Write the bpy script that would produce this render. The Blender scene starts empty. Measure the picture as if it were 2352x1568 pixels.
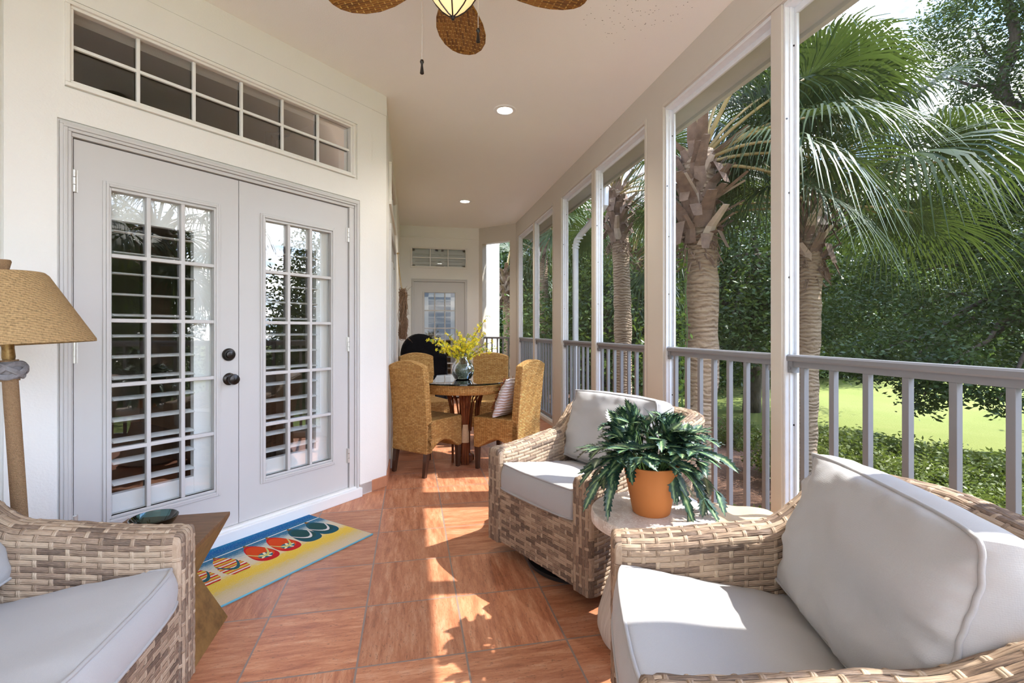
import bpy, bmesh, math, random
import numpy as np
from mathutils import Vector, Matrix, noise as mnoise
C = bpy.context.scene.collection
SC = bpy.context.scene
PI = math.pi
# ---------------------------------------------------------------- camera, sky, sun, exposure
cd = bpy.data.cameras.new('camera'); cam = bpy.data.objects.new('camera', cd); C.objects.link(cam)
cam.location = (0, 0, 1.2); cam.rotation_euler = (PI/2, 0, math.radians(-11.75))
cd.sensor_width = 36; cd.lens = 1110/2352*36; cd.shift_y = -26/2352; cd.clip_start = 0.02; cd.clip_end = 500
SC.camera = cam
SUN_AZ = Vector((0.985, -0.15)); SUN_EL = math.radians(54)
sun_dir = Vector((SUN_AZ.x*math.cos(SUN_EL), SUN_AZ.y*math.cos(SUN_EL), math.sin(SUN_EL))).normalized()
ld = bpy.data.lights.new('sun', 'SUN'); ld.energy = 4.8; ld.angle = math.radians(0.6); ld.color = (1, 0.965, 0.90)
so = bpy.data.objects.new('sun', ld); C.objects.link(so); so.rotation_euler = sun_dir.to_track_quat('Z', 'Y').to_euler(); so.location = (30, -5, 40)
w = bpy.data.worlds.new('sky'); SC.world = w; w.use_nodes = True
nt = w.node_tree; nt.nodes.clear()
def wn(t, **k):
    n = nt.nodes.new(t)
    for a, b in k.items(): setattr(n, a, b)
    return n
def wl(a, b): nt.links.new(a, b)
tc = wn('ShaderNodeTexCoord'); sep = wn('ShaderNodeSeparateXYZ'); wl(tc.outputs['Generated'], sep.inputs[0])
gr = wn('ShaderNodeValToRGB'); wl(sep.outputs[2], gr.inputs[0])
e = gr.color_ramp.elements; e[0].position = 0; e[0].color = (.62, .76, .95, 1); e[1].position = .6; e[1].color = (.20, .42, .88, 1)
# clouds on a dome: direction divided by height
hz = wn('ShaderNodeMath', operation='ADD'); wl(sep.outputs[2], hz.inputs[0]); hz.inputs[1].default_value = .22
dv = wn('ShaderNodeVectorMath', operation='DIVIDE'); wl(tc.outputs['Generated'], dv.inputs[0]); wl(hz.outputs[0], dv.inputs[1])
ns = wn('ShaderNodeTexNoise'); ns.inputs['Scale'].default_value = 2.1; ns.inputs['Detail'].default_value = 7; ns.inputs['Roughness'].default_value = .55
wl(dv.outputs[0], ns.inputs['Vector'])
cr = wn('ShaderNodeValToRGB'); wl(ns.outputs[0], cr.inputs[0])
cr.color_ramp.elements[0].position = .44; cr.color_ramp.elements[1].position = .60
mx = wn('ShaderNodeMix', data_type='RGBA'); wl(cr.outputs[0], mx.inputs[0]); wl(gr.outputs[0], mx.inputs[6]); mx.inputs[7].default_value = (1.5, 1.5, 1.53, 1)
# bright sky lobe added away from the sun, out of frame, as porch fill
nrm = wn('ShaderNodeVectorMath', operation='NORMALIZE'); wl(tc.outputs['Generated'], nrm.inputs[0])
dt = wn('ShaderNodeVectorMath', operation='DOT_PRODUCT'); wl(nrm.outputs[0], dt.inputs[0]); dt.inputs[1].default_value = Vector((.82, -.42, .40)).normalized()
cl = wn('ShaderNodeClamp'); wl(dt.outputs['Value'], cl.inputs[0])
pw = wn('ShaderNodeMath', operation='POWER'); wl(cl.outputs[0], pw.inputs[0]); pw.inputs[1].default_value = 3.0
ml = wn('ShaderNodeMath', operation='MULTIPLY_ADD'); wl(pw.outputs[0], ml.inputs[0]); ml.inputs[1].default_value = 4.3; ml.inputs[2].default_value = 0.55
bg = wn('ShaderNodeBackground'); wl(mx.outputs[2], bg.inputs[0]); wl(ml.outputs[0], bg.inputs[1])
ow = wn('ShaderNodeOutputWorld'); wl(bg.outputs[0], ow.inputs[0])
vs = SC.view_settings; vs.view_transform = 'Standard'; vs.look = 'None'; vs.gamma = 1; vs.use_curve_mapping = False; vs.exposure = 1.26
SC.display_settings.display_device = 'sRGB'
SC.cycles.max_bounces = 10; SC.cycles.diffuse_bounces = 5; SC.cycles.transparent_max_bounces = 24; SC.cycles.glossy_bounces = 4
SC.cycles.use_denoising = True; SC.cycles.sample_clamp_indirect = 8; SC.cycles.caustics_reflective = False; SC.cycles.caustics_refractive = False
# ---------------------------------------------------------------- helpers
R = random.Random(7)
def tag(o, label=None, cat=None, group=None, kind=None):
    if label: o['label'] = label
    if cat: o['category'] = cat
    if group: o['group'] = group
    if kind: o['kind'] = kind
    return o
def empty(name, loc, rz=0, label=None, cat=None, group=None):
    o = bpy.data.objects.new(name, None); C.objects.link(o); o.empty_display_size = .1
    o.location = loc; o.rotation_euler = (0, 0, rz)
    return tag(o, label, cat, group)
def copy_tree(o, parent=None):
    c = o.copy(); C.objects.link(c); c.parent = parent
    for ch in list(o.children): copy_tree(ch, c)
    return c
def V(*a): return Vector(a)
class MB:
    def __init__(s): s.v = []; s.f = []; s.uv = []; s.M = Matrix.Identity(4)
    def add(s, vs, fs, uv=None):
        o = len(s.v); s.v += [tuple(s.M @ Vector(p)) for p in vs]; s.f += [tuple(i+o for i in f) for f in fs]
        if uv: s.uv += uv
        return s
    def box(s, a, b):
        x0, y0, z0 = a; x1, y1, z1 = b
        return s.add([(x0,y0,z0),(x1,y0,z0),(x1,y1,z0),(x0,y1,z0),(x0,y0,z1),(x1,y0,z1),(x1,y1,z1),(x0,y1,z1)],
                     [(0,3,2,1),(4,5,6,7),(0,1,5,4),(1,2,6,5),(2,3,7,6),(3,0,4,7)])
    def cbox(s, c, d): return s.box([c[i]-d[i]/2 for i in range(3)], [c[i]+d[i]/2 for i in range(3)])
    def tube(s, path, r, n=8, caps=True, flat=None, close=False):
        P = [Vector(p) for p in path]; m = len(P); rs = r if isinstance(r, (list, tuple)) else [r]*m
        vs = []; prev = None
        for i in range(m):
            t = (P[(i+1) % m]-P[i-1]) if close else (P[min(i+1, m-1)]-P[max(i-1, 0)])
            if t.length < 1e-9: t = Vector((0,0,1))
            t.normalize()
            if prev is None: a = t.orthogonal().normalized()
            else:
                a = prev - t*prev.dot(t); a = a.normalized() if a.length > 1e-6 else t.orthogonal().normalized()
            prev = a; b = t.cross(a)
            for k in range(n):
                q = 2*PI*k/n; vs.append(P[i] + a*(math.cos(q)*rs[i]) + b*(math.sin(q)*rs[i]*(flat or 1)))
        fs = []
        for i in range(m if close else m-1):
            j = (i+1) % m
            for k in range(n): fs.append((i*n+k, i*n+(k+1) % n, j*n+(k+1) % n, j*n+k))
        if caps and not close: fs += [tuple(range(n-1, -1, -1)), tuple((m-1)*n+k for k in range(n))]
        return s.add(vs, fs)
    def lathe(s, prof, n=32, c=(0,0,0), cap=True):
        vs = []; fs = []; m = len(prof)
        for r, z in prof:
            for k in range(n): q = 2*PI*k/n; vs.append((c[0]+r*math.cos(q), c[1]+r*math.sin(q), c[2]+z))
        for i in range(m-1):
            for k in range(n): fs.append((i*n+k, i*n+(k+1) % n, (i+1)*n+(k+1) % n, (i+1)*n+k))
        if cap:
            if prof[0][0] > 1e-6: fs.append(tuple(range(n-1, -1, -1)))
            if prof[-1][0] > 1e-6: fs.append(tuple((m-1)*n+k for k in range(n)))
        return s.add(vs, fs)
    def prism(s, poly, t0, t1, ax='z'):
        n = len(poly)
        def p3(p, t): return {'z': (p[0],p[1],t), 'y': (p[0],t,p[1]), 'x': (t,p[0],p[1])}[ax]
        vs = [p3(p, t0) for p in poly]+[p3(p, t1) for p in poly]
        fs = [tuple(range(n-1, -1, -1)), tuple(range(n, 2*n))]+[(i, (i+1) % n, n+(i+1) % n, n+i) for i in range(n)]
        return s.add(vs, fs)
    def grid(s, P, uv=None):
        n = len(P); m = len(P[0])
        return s.add([p for row in P for p in row], [(i*m+j, i*m+j+1, (i+1)*m+j+1, (i+1)*m+j) for i in range(n-1) for j in range(m-1)], [q for row in uv for q in row] if uv else None)
    def build(s, name, mat, parent=None, smooth=True, angle=35, bevel=0, seg=2, loc=None, rz=None, weld=False, subsurf=0):
        me = bpy.data.meshes.new(name); me.from_pydata(s.v, [], s.f)
        if not s.uv:
            bm = bmesh.new(); bm.from_mesh(me)
            if weld: bmesh.ops.remove_doubles(bm, verts=bm.verts, dist=1e-5)
            bmesh.ops.recalc_face_normals(bm, faces=bm.faces); bm.to_mesh(me); bm.free()
            boxuv(me)
        else:
            u = me.uv_layers.new(name='UVMap'); a = np.array(s.uv, dtype=np.float32); li = np.zeros(len(me.loops), dtype=np.int32)
            me.loops.foreach_get('vertex_index', li); u.data.foreach_set('uv', a[li].ravel())
        return link(me, name, mat, parent, smooth, angle, bevel, seg, loc, rz, subsurf)
def link(me, name, mat, parent=None, smooth=True, angle=35, bevel=0, seg=2, loc=None, rz=None, subsurf=0):
    if smooth:
        me.polygons.foreach_set('use_smooth', [True]*len(me.polygons))
        if angle: me.set_sharp_from_angle(angle=math.radians(angle))
    for m_ in (mat if isinstance(mat, (list, tuple)) else [mat]): me.materials.append(m_)
    o = bpy.data.objects.new(name, me); C.objects.link(o)
    if parent: o.parent = parent
    if loc is not None: o.location = loc
    if rz is not None: o.rotation_euler = (0, 0, rz)
    if bevel:
        b = o.modifiers.new('bevel', 'BEVEL'); b.width = bevel; b.segments = seg; b.limit_method = 'ANGLE'; b.angle_limit = math.radians(40)
    if subsurf:
        b = o.modifiers.new('smooth', 'SUBSURF'); b.levels = b.render_levels = subsurf
    return o
def boxuv(me):
    nl = len(me.loops); u = me.uv_layers.new(name='UVMap')
    if nl == 0: return
    co = np.zeros(len(me.vertices)*3, np.float32); me.vertices.foreach_get('co', co); co = co.reshape(-1, 3)
    li = np.zeros(nl, np.int32); me.loops.foreach_get('vertex_index', li)
    nf = len(me.polygons); nm = np.zeros(nf*3, np.float32); me.polygons.foreach_get('normal', nm); nm = np.abs(nm.reshape(-1, 3))
    tot = np.zeros(nf, np.int32); me.polygons.foreach_get('loop_total', tot)
    ax = np.repeat(np.argmax(nm, 1), tot); p = co[li]
    uv = np.where((ax == 0)[:, None], p[:, [1, 2]], np.where((ax == 1)[:, None], p[:, [0, 2]], p[:, [0, 1]]))
    u.data.foreach_set('uv', uv.astype(np.float32).ravel())
def npmesh(name, v, f, mat, parent=None, uv=None, smooth=False, loc=None, rz=None):
    """v (n,3) f (m,4) quads"""
    me = bpy.data.meshes.new(name); v = np.asarray(v, np.float32); f = np.asarray(f, np.int32); m, k = f.shape
    me.vertices.add(len(v)); me.vertices.foreach_set('co', v.ravel())
    me.loops.add(m*k); me.loops.foreach_set('vertex_index', f.ravel())
    me.polygons.add(m); me.polygons.foreach_set('loop_start', np.arange(0, m*k, k, dtype=np.int32)); me.polygons.foreach_set('loop_total', np.full(m, k, np.int32))
    if uv is not None:
        u = me.uv_layers.new(name='UVMap'); u.data.foreach_set('uv', np.asarray(uv, np.float32)[f.ravel()].ravel())
    me.update(calc_edges=True); me.validate()
    return link(me, name, mat, parent, smooth, 0, loc=loc, rz=rz)
# ---------------------------------------------------------------- material helper
class S:
    def __init__(s, name):
        s.mat = bpy.data.materials.new(name); s.mat.use_nodes = True; s.t = s.mat.node_tree
        s.b = s.t.nodes['Principled BSDF']; s.out = s.t.nodes['Material Output']
    def n(s, t, ins=None, **k):
        q = s.t.nodes.new('ShaderNode'+t)
        for a, b in k.items(): setattr(q, a, b)
        for a, b in (ins or {}).items(): s.put(q.inputs[a], b)
        return q
    def put(s, sock, x):
        if hasattr(x, 'is_output'): s.t.links.new(x, sock)
        else:
            if isinstance(x, tuple) and len(x) == 3 and sock.type == 'RGBA': x = (*x, 1)
            sock.default_value = x
    def m(s, op, a, b=None, c=None, clamp=False):
        q = s.n('Math', operation=op, use_clamp=clamp)
        for i, x in enumerate((a, b, c)):
            if x is not None: s.put(q.inputs[i], x)
        return q.outputs[0]
    def mix(s, f, a, b, bt='MIX'):
        q = s.n('Mix', data_type='RGBA', blend_type=bt); s.put(q.inputs[0], f); s.put(q.inputs[6], a); s.put(q.inputs[7], b); return q.outputs[2]
    def ramp(s, f, st, interp='LINEAR'):
        q = s.n('ValToRGB'); s.put(q.inputs[0], f); e = q.color_ramp.elements; q.color_ramp.interpolation = interp
        while len(e) < len(st): e.new(.5)
        for x, (p, c) in zip(e, st): x.position = p; x.color = (*c, 1) if isinstance(c, tuple) else (c, c, c, 1)
        return q.outputs[0]
    def obj(s): return s.n('TexCoord').outputs['Object']
    def geo(s): return s.n('NewGeometry').outputs['Position']
    def uv(s): return s.n('TexCoord').outputs['UV']
    def sc(s, v, k): return s.n('VectorMath', {0: v, 1: k}, operation='MULTIPLY').outputs[0]
    def noise(s, v, scale=5, detail=3, rough=.5, dist=0): return s.n('TexNoise', {'Vector': v, 'Scale': scale, 'Detail': detail, 'Roughness': rough, 'Distortion': dist}).outputs[0]
    def xyz(s, v): q = s.n('SeparateXYZ', {0: v}); return q.outputs
    def comb(s, x, y, z=0.0): return s.n('CombineXYZ', {0: x, 1: y, 2: z}).outputs[0]
    def white(s, v): return s.n('TexWhiteNoise', {'Vector': v}).outputs['Value']
    def bump(s, h, st=.3, d=.01): s.put(s.b.inputs['Normal'], s.n('Bump', {'Strength': st, 'Distance': d, 'Height': h}).outputs[0])
    def set(s, col=None, rough=None, metal=None, spec=None, **k):
        if col is not None: s.put(s.b.inputs['Base Color'], col)
        if rough is not None: s.put(s.b.inputs['Roughness'], rough)
        if metal is not None: s.put(s.b.inputs['Metallic'], metal)
        if spec is not None: s.put(s.b.inputs['Specular IOR Level'], spec)
        for a, b in k.items(): s.put(s.b.inputs[a.replace('_', ' ')], b)
        return s.mat
M = {}
def plain(name, col, rough=.5, metal=0, var=.06, vs=12, bump=0, bs=200, bd=.002, **k):
    s = S(name); p = s.obj(); nz = s.noise(p, vs, 4)
    c = s.mix(nz, tuple(x*(1-var) for x in col), tuple(min(1, x*(1+var)) for x in col))
    if bump: s.bump(s.noise(p, bs, 3), bump, bd)
    M[name] = s.set(c, rough, metal, **k)
plain('stucco', (.86,.845,.81), .75, var=.02, vs=4, bump=.35, bs=110, bd=.004)
plain('panel_white', (.87,.85,.81), .65, var=.015, vs=4, bump=.12, bs=90, bd=.003)
plain('beige', (.65,.605,.54), .6, var=.02, vs=6, bump=.12, bs=120, bd=.003)
plain('door_grey', (.60,.585,.572), .38, var=.02, vs=6)
plain('white_paint', (.86,.86,.85), .4, var=.02)
plain('base_tile', (.50,.215,.115), .4, var=.15, vs=30)
plain('bounce_concrete', (.62,.60,.55), .8)
plain('aluminium', (.80,.83,.87), .4, var=.08, vs=30, bump=.1)
plain('rail_grey', (.225,.23,.25), .38, var=.05, vs=25)
plain('soffit', (.50,.49,.41), .7, var=.08)
plain('bronze', (.045,.04,.037), .28, .85)
plain('brass_steel', (.72,.70,.66), .35, .6)
plain('black_metal', (.012,.012,.013), .35)
plain('dark_wood', (.07,.03,.016), .32, var=.4, vs=30)
plain('soil', (.05,.035,.02), .95, var=.5, vs=60, bump=.8, bs=80, bd=.01)
plain('stem', (.09,.17,.05), .5, var=.2)
plain('twig', (.27,.165,.10), .75, var=.5, vs=40)
plain('raffia', (.55,.40,.20), .7, var=.2)
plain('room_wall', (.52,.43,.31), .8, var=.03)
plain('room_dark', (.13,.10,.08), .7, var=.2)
plain('mulch', (.20,.105,.065), .95, var=.5, vs=25, bump=1, bs=30, bd=.04)
plain('roof_tile', (.35,.2,.15), .8, var=.2)
plain('black_cover', (.004,.004,.006), .85, var=.3, bump=.5, bs=9, bd=.05, spec=.15)
plain('cream_wrap', (.62,.47,.30), .6, var=.2, vs=60)
plain('flowers', (.90,.76,.03), .6, var=.12, vs=60)
plain('flower_stem', (.16,.10,.05), .7)
plain('leaf_yellowgreen', (.25,.36,.04), .5, var=.3, vs=20)
s = S('pillow_white'); p = s.obj(); z = s.xyz(p)[2]; s.bump(s.m('SINE', s.m('ADD', s.m('MULTIPLY', z, 260.0), s.m('MULTIPLY', s.noise(p, 14, 3), 9.0))), .8, .006); M['pillow_white'] = s.set((.74,.70,.715), .85)
plain('rust_trim', (.26,.08,.025), .8, var=.3, vs=80, bump=.6, bs=200, bd=.006)
# ceiling, with a scatter of dark mildew dots near the screens
s = S('ceiling'); p = s.geo(); nz = s.noise(p, 3, 3)
vo = s.n('TexVoronoi', {'Vector': p, 'Scale': 42.0, 'Randomness': 1.0}); dot = s.m('LESS_THAN', vo.outputs['Distance'], .13)
x, y, z = s.xyz(p); dx = s.m('MULTIPLY', s.m('SUBTRACT', x, 1.22), 2.2); dy = s.m('MULTIPLY', s.m('SUBTRACT', y, 2.25), 1.5)
rr = s.m('ADD', s.m('MULTIPLY', dx, dx), s.m('MULTIPLY', dy, dy)); ok = s.m('MULTIPLY', s.m('LESS_THAN', s.m('ADD', rr, s.m('MULTIPLY', s.white(s.n('VectorMath', {0: s.sc(p, (42,42,42))}, operation='FLOOR').outputs[0]), .6)), .85), dot)
s.bump(s.noise(p, 130, 3), .3, .004)
M['ceiling'] = s.set(s.mix(s.m('MULTIPLY', ok, .75), s.mix(nz, (.93,.92,.875), (.95,.94,.895)), (.10,.08,.06)), .8)
# terracotta travertine tiles
def tiles(name, ox, oy, T, g=.0028):
    s = S(name); p = s.geo(); x, y, z = s.xyz(p)
    a = s.m('DIVIDE', s.m('SUBTRACT', x, ox), T); b = s.m('DIVIDE', s.m('SUBTRACT', y, oy), T)
    ia = s.m('FLOOR', a); ib = s.m('FLOOR', b); fa = s.m('SUBTRACT', a, ia); fb = s.m('SUBTRACT', b, ib)
    ed = s.m('MINIMUM', s.m('MINIMUM', fa, s.m('SUBTRACT', 1.0, fa)), s.m('MINIMUM', fb, s.m('SUBTRACT', 1.0, fb)))
    wob = s.m('MULTIPLY', s.m('SUBTRACT', s.noise(p, 60, 2), .5), .006)
    gm = s.m('LESS_THAN', s.m('ADD', ed, wob), g/T*1.3)
    idv = s.comb(ia, ib, 3.0); rnd = s.white(idv); rn2 = s.white(s.comb(ib, ia, 9.0))
    fl = s.m('GREATER_THAN', rnd, .5)
    off = s.m('MULTIPLY', rn2, 37.0)
    v1 = s.comb(s.m('ADD', s.m('MULTIPLY', x, 2.2), off), s.m('MULTIPLY', y, 15.0), off); v2 = s.comb(s.m('ADD', s.m('MULTIPLY', y, 2.2), off), s.m('MULTIPLY', x, 15.0), off)
    vv = s.n('Mix', data_type='VECTOR'); s.put(vv.inputs[0], fl); s.put(vv.inputs[4], v1); s.put(vv.inputs[5], v2); vec = vv.outputs[1]
    n1 = s.noise(vec, 1.9, 10, .76, .12); n2 = s.noise(s.sc(vec, (7,3.2,7)), 3.0, 4, .7); n3 = s.noise(p, 3.5, 4, .6)
    col = s.ramp(n1, [(.30,(.24,.080,.040)), (.44,(.42,.155,.074)), (.55,(.54,.235,.122)), (.70,(.66,.385,.245))])
    col = s.mix(s.m('MULTIPLY', s.m('SUBTRACT', n3, .3), .45), col, (.50,.205,.105))
    pit = s.m('LESS_THAN', n2, .385); col = s.mix(s.m('MULTIPLY', pit, .55), col, (.16,.075,.045))
    br = s.m('MULTIPLY_ADD', rn2, .22, .89)
    col = s.mix(1.0, col, s.comb(br, br, br), 'MULTIPLY')
    col = s.mix(gm, col, (.26,.195,.165))
    hgt = s.m('SUBTRACT', s.m('MULTIPLY', n1, .25), s.m('ADD', s.m('MULTIPLY', gm, 1.0), s.m('MULTIPLY', pit, .3)))
    s.bump(hgt, .35, .003)
    M[name] = s.set(col, s.m('MULTIPLY_ADD', n1, .25, .30), spec=.4)
tiles('floor_tile', .1985, 2.185, .39)
# woven strands, uv in metres
def weave(name, hr, cp, cols, stake, sw=.16, strands=3, bd=.004, gap=None, stv=.35, rough=.6, gapw=.06):
    s = S(name); u, v, _ = s.xyz(s.uv())
    ru = s.m('DIVIDE', v, hr); cu = s.m('DIVIDE', u, cp); i = s.m('FLOOR', ru); j = s.m('FLOOR', cu); fv = s.m('SUBTRACT', ru, i); fu = s.m('SUBTRACT', cu, j)
    ch = s.m('ADD', s.m('SUBTRACT', cu, .5), i); cs = s.m('ADD', s.m('ADD', s.m('SUBTRACT', ru, .5), j), 1.0)
    wh = s.m('MULTIPLY_ADD', s.m('COSINE', s.m('MULTIPLY', ch, PI)), .5, .5); ws = s.m('MULTIPLY_ADD', s.m('COSINE', s.m('MULTIPLY', cs, PI)), .5, .5)
    def dome(f, c, w):
        q = s.m('DIVIDE', s.m('SUBTRACT', f, c), w); return s.m('SQRT', s.m('SUBTRACT', 1.0, s.m('MULTIPLY', q, q), clamp=True))
    ph = dome(fv, .5, .5); ps = dome(fu, .5, sw)
    lh = s.m('ABSOLUTE', s.m('SINE', s.m('MULTIPLY', fv, PI*strands))); ls = s.m('ABSOLUTE', s.m('SINE', s.m('MULTIPLY', s.m('SUBTRACT', fu, .5-sw), PI*2/(2*sw))))
    H = s.m('MULTIPLY', s.m('MULTIPLY_ADD', wh, .55, .45), ph); G = s.m('MULTIPLY', s.m('MULTIPLY_ADD', ws, 1.0, .05), ps)
    st = s.m('GREATER_THAN', G, H)
    sh = s.comb(i, s.m('FLOOR', s.m('MULTIPLY_ADD', ch, .5, .5)), 1.0); ss = s.comb(j, s.m('FLOOR', s.m('MULTIPLY_ADD', cs, .5, .5)), 5.0)
    k1 = s.white(sh); k2 = s.white(ss)
    n1 = s.noise(s.comb(s.m('MULTIPLY', u, 9/cp*.05), s.m('MULTIPLY', v, 14/hr*.1), s.m('MULTIPLY', k1, 9.0)), 6, 4, .65)
    n2 = s.noise(s.comb(s.m('MULTIPLY', v, 9/cp*.05), s.m('MULTIPLY', u, 14/hr*.1), k2), 6, 4, .65)
    f1 = s.m('ADD', s.m('MULTIPLY', k1, stv), s.m('MULTIPLY', n1, 1-stv)); f2 = s.m('ADD', s.m('MULTIPLY', k2, stv), s.m('MULTIPLY', n2, 1-stv))
    c = s.mix(st, s.ramp(f1, cols), s.ramp(f2, stake))
    if gap:
        hm = s.m('MAXIMUM', H, G); c = s.mix(s.m('LESS_THAN', hm, gapw*4), c, gap)
    hh = s.m('MAXIMUM', s.m('MULTIPLY', H, s.m('MULTIPLY_ADD', lh, .35, .65)), s.m('MULTIPLY', G, s.m('MULTIPLY_ADD', ls, .3, .7)))
    s.bump(hh, 1.0, bd)
    M[name] = s.set(c, rough, spec=.35)
weave('wicker', .018, .042, [(.22,(.10,.07,.052)), (.40,(.235,.16,.112)), (.56,(.40,.285,.195)), (.8,(.52,.40,.285))], [(.25,(.24,.165,.11)), (.5,(.42,.305,.21)), (.8,(.54,.42,.30))], gap=(.05,.032,.02), gapw=.05, stv=.42)
weave('seagrass', .0125, .021, [(.2,(.40,.20,.055)), (.5,(.53,.29,.085)), (.8,(.64,.40,.15))], [(.2,(.36,.175,.045)), (.5,(.48,.255,.07)), (.8,(.6,.36,.12))], sw=.3, strands=1, bd=.005, gap=(.05,.02,.006), gapw=.10, stv=.5)
weave('fan_weave', .009, .03, [(.25,(.16,.065,.012)), (.5,(.27,.115,.02)), (.8,(.38,.18,.035))], [(.3,(.42,.24,.05)), (.7,(.62,.40,.11))], sw=.12, strands=1, bd=.003, gap=(.09,.035,.008), gapw=.05, stv=.5)
# fabric
def fabric(name, col, scale=900, rough=.9, var=.05, bs=.25):
    s = S(name); u, v, _ = s.xyz(s.uv()); p = s.obj()
    a = s.m('SINE', s.m('MULTIPLY', u, scale*2.0)); b = s.m('SINE', s.m('MULTIPLY', v, scale*2.0)); n = s.noise(p, 350, 3, .6); n2 = s.noise(p, 5, 3)
    f = s.m('ADD', s.m('MULTIPLY', n, .7), s.m('MULTIPLY', n2, .3))
    s.bump(s.m('ADD', s.m('MULTIPLY', s.m('ADD', a, b), .12), s.m('MULTIPLY', n, 2.0)), bs, .0008)
    M[name] = s.set(s.mix(f, tuple(x*(1-var*2) for x in col), tuple(min(1, x*(1+var)) for x in col)), rough, spec=.15)
    s.put(s.b.inputs['Sheen Weight'], .2)
fabric('cushion', (.44,.43,.426))
fabric('piping', (.40,.388,.384))
fabric('burlap', (.62,.45,.27), 500, var=.12, bs=.8)
# rope lamp
def rope(name, col, pitch):
    s = S(name); p = s.obj(); x, y, z = s.xyz(p); an = s.m('ARCTAN2', y, x)
    f = s.m('DIVIDE', z, pitch); fr = s.m('FRACT', f); d = s.m('SUBTRACT', s.m('MULTIPLY', fr, 2.0), 1.0); h = s.m('SQRT', s.m('SUBTRACT', 1.0, s.m('MULTIPLY', d, d), clamp=True))
    tw = s.m('SINE', s.m('ADD', s.m('MULTIPLY', an, 46.0), s.m('MULTIPLY', f, 4.0))); n = s.noise(s.comb(s.m('MULTIPLY', an, 9.0), s.m('MULTIPLY', s.m('FLOOR', f), .35), 0.0), 3, 5, .8)
    s.bump(s.m('ADD', h, s.m('MULTIPLY', tw, .25)), .8, pitch*.4)
    M[name] = s.set(s.ramp(s.m('MULTIPLY_ADD', tw, .08, n), [(.3, tuple(c*.5 for c in col)), (.5, col), (.75, tuple(min(1, c*1.35) for c in col))]), .8, spec=.2)
rope('rope_shade', (.44,.29,.14), .0065); rope('rope_pole', (.36,.22,.12), .006)
# glass: thin sheet, mirror reflection by fresnel over clear
def glass(name, tint=(.96,.98,.97), ior=1.5, boost=1.0, rough=0.0):
    s = S(name); fr = s.n('Fresnel', {'IOR': ior}).outputs[0]; fr = s.m('MULTIPLY', fr, boost, clamp=True)
    tr = s.n('BsdfTransparent', {'Color': tint}); gl = s.n('BsdfGlossy', {'Color': (1,1,1), 'Roughness': rough})
    mx_ = s.n('MixShader', {0: fr, 1: tr.outputs[0], 2: gl.outputs[0]}); s.t.links.new(mx_.outputs[0], s.out.inputs[0]); M[name] = s.mat
glass('glass', boost=2.2); glass('table_glass', (.62,.74,.72), boost=1.8); glass('vase_glass', (.80,.88,.86), boost=1.6); glass('bowl_glass', (.25,.45,.45), boost=1.5)
# insect screen: fine dark mesh; its threads close up when seen edge on
s = S('insect_screen'); gi = s.n('NewGeometry'); dtp = s.n('VectorMath', {0: gi.outputs['Incoming'], 1: gi.outputs['Normal']}, operation='DOT_PRODUCT').outputs['Value']
cosv = s.m('MAXIMUM', s.m('ABSOLUTE', dtp), .04); op = s.m('MINIMUM', s.m('DIVIDE', .085, cosv), .8)
df = s.n('BsdfDiffuse', {'Color': (.10,.10,.105)}); tr = s.n('BsdfTransparent'); mx_ = s.n('MixShader', {0: op, 1: tr.outputs[0], 2: df.outputs[0]}); s.t.links.new(mx_.outputs[0], s.out.inputs[0]); M['insect_screen'] = s.mat
# emitters
def emit(name, col, st, bc=(.9,.9,.9)):
    s = S(name); s.set(bc, .4); s.put(s.b.inputs['Emission Color'], col); s.put(s.b.inputs['Emission Strength'], st); M[name] = s.mat
emit('lamp_disc', (1,.93,.82), 12.0); emit('fan_light', (1,.66,.30), .36, (.85,.62,.36))
# stone table, terracotta pot, woods
s = S('fossil_stone'); p = s.obj(); wv = s.noise(p, 14, 5, .6, 3.0); n = s.noise(p, 5, 4, .6); cr_ = s.n('TexVoronoi', {'Vector': s.n('Mix', {0: .12, 4: p, 5: s.n('TexNoise', {'Vector': p, 'Scale': 9.0}).outputs[1]}, data_type='VECTOR').outputs[1], 'Scale': 26.0}, feature='DISTANCE_TO_EDGE').outputs[0]
c = s.ramp(n, [(.35,(.58,.46,.37)), (.52,(.74,.64,.55)), (.7,(.66,.54,.44))]); c = s.mix(s.m('MULTIPLY', s.m('LESS_THAN', s.m('ABSOLUTE', s.m('SUBTRACT', wv, .5)), .025), .75), c, (.84,.78,.70)); c = s.mix(s.m('MULTIPLY', s.m('LESS_THAN', cr_, .02), .35), c, (.5,.4,.32))
s.bump(wv, .15, .002); M['fossil_stone'] = s.set(c, .32)
s = S('fluted_stone'); p = s.obj(); x, y, z = s.xyz(p); an = s.m('ARCTAN2', y, x); n = s.noise(s.comb(s.m('MULTIPLY', an, 14.0), s.m('MULTIPLY', z, 3.0), 0.0), 2.0, 5, .7, .6); s.bump(n, .6, .006); M['fluted_stone'] = s.set(s.ramp(n, [(.3,(.50,.42,.35)), (.55,(.68,.61,.53)), (.8,(.75,.69,.62))]), .6)
plain('terracotta', (.64,.235,.062), .7, var=.05, vs=7, bump=.1, bs=90)
s = S('worn_wood'); p = s.obj(); n = s.noise(s.sc(p, (5,40,5)), 2.0, 6, .65, .8); n2 = s.noise(p, 22, 5, .7); s.bump(n, .25, .003)
M['worn_wood'] = s.set(s.mix(s.m('MULTIPLY', n2, .6), s.ramp(n, [(.3,(.10,.045,.022)), (.6,(.20,.105,.05)), (.8,(.27,.15,.07))]), (.16,.085,.03)), .5)
s = S('bronze_wood'); p = s.obj(); n = s.noise(p, 16, 6, .7); M['bronze_wood'] = s.set(s.ramp(n, [(.3,(.10,.050,.016)), (.5,(.20,.105,.032)), (.75,(.29,.165,.055))]), .5)
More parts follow.
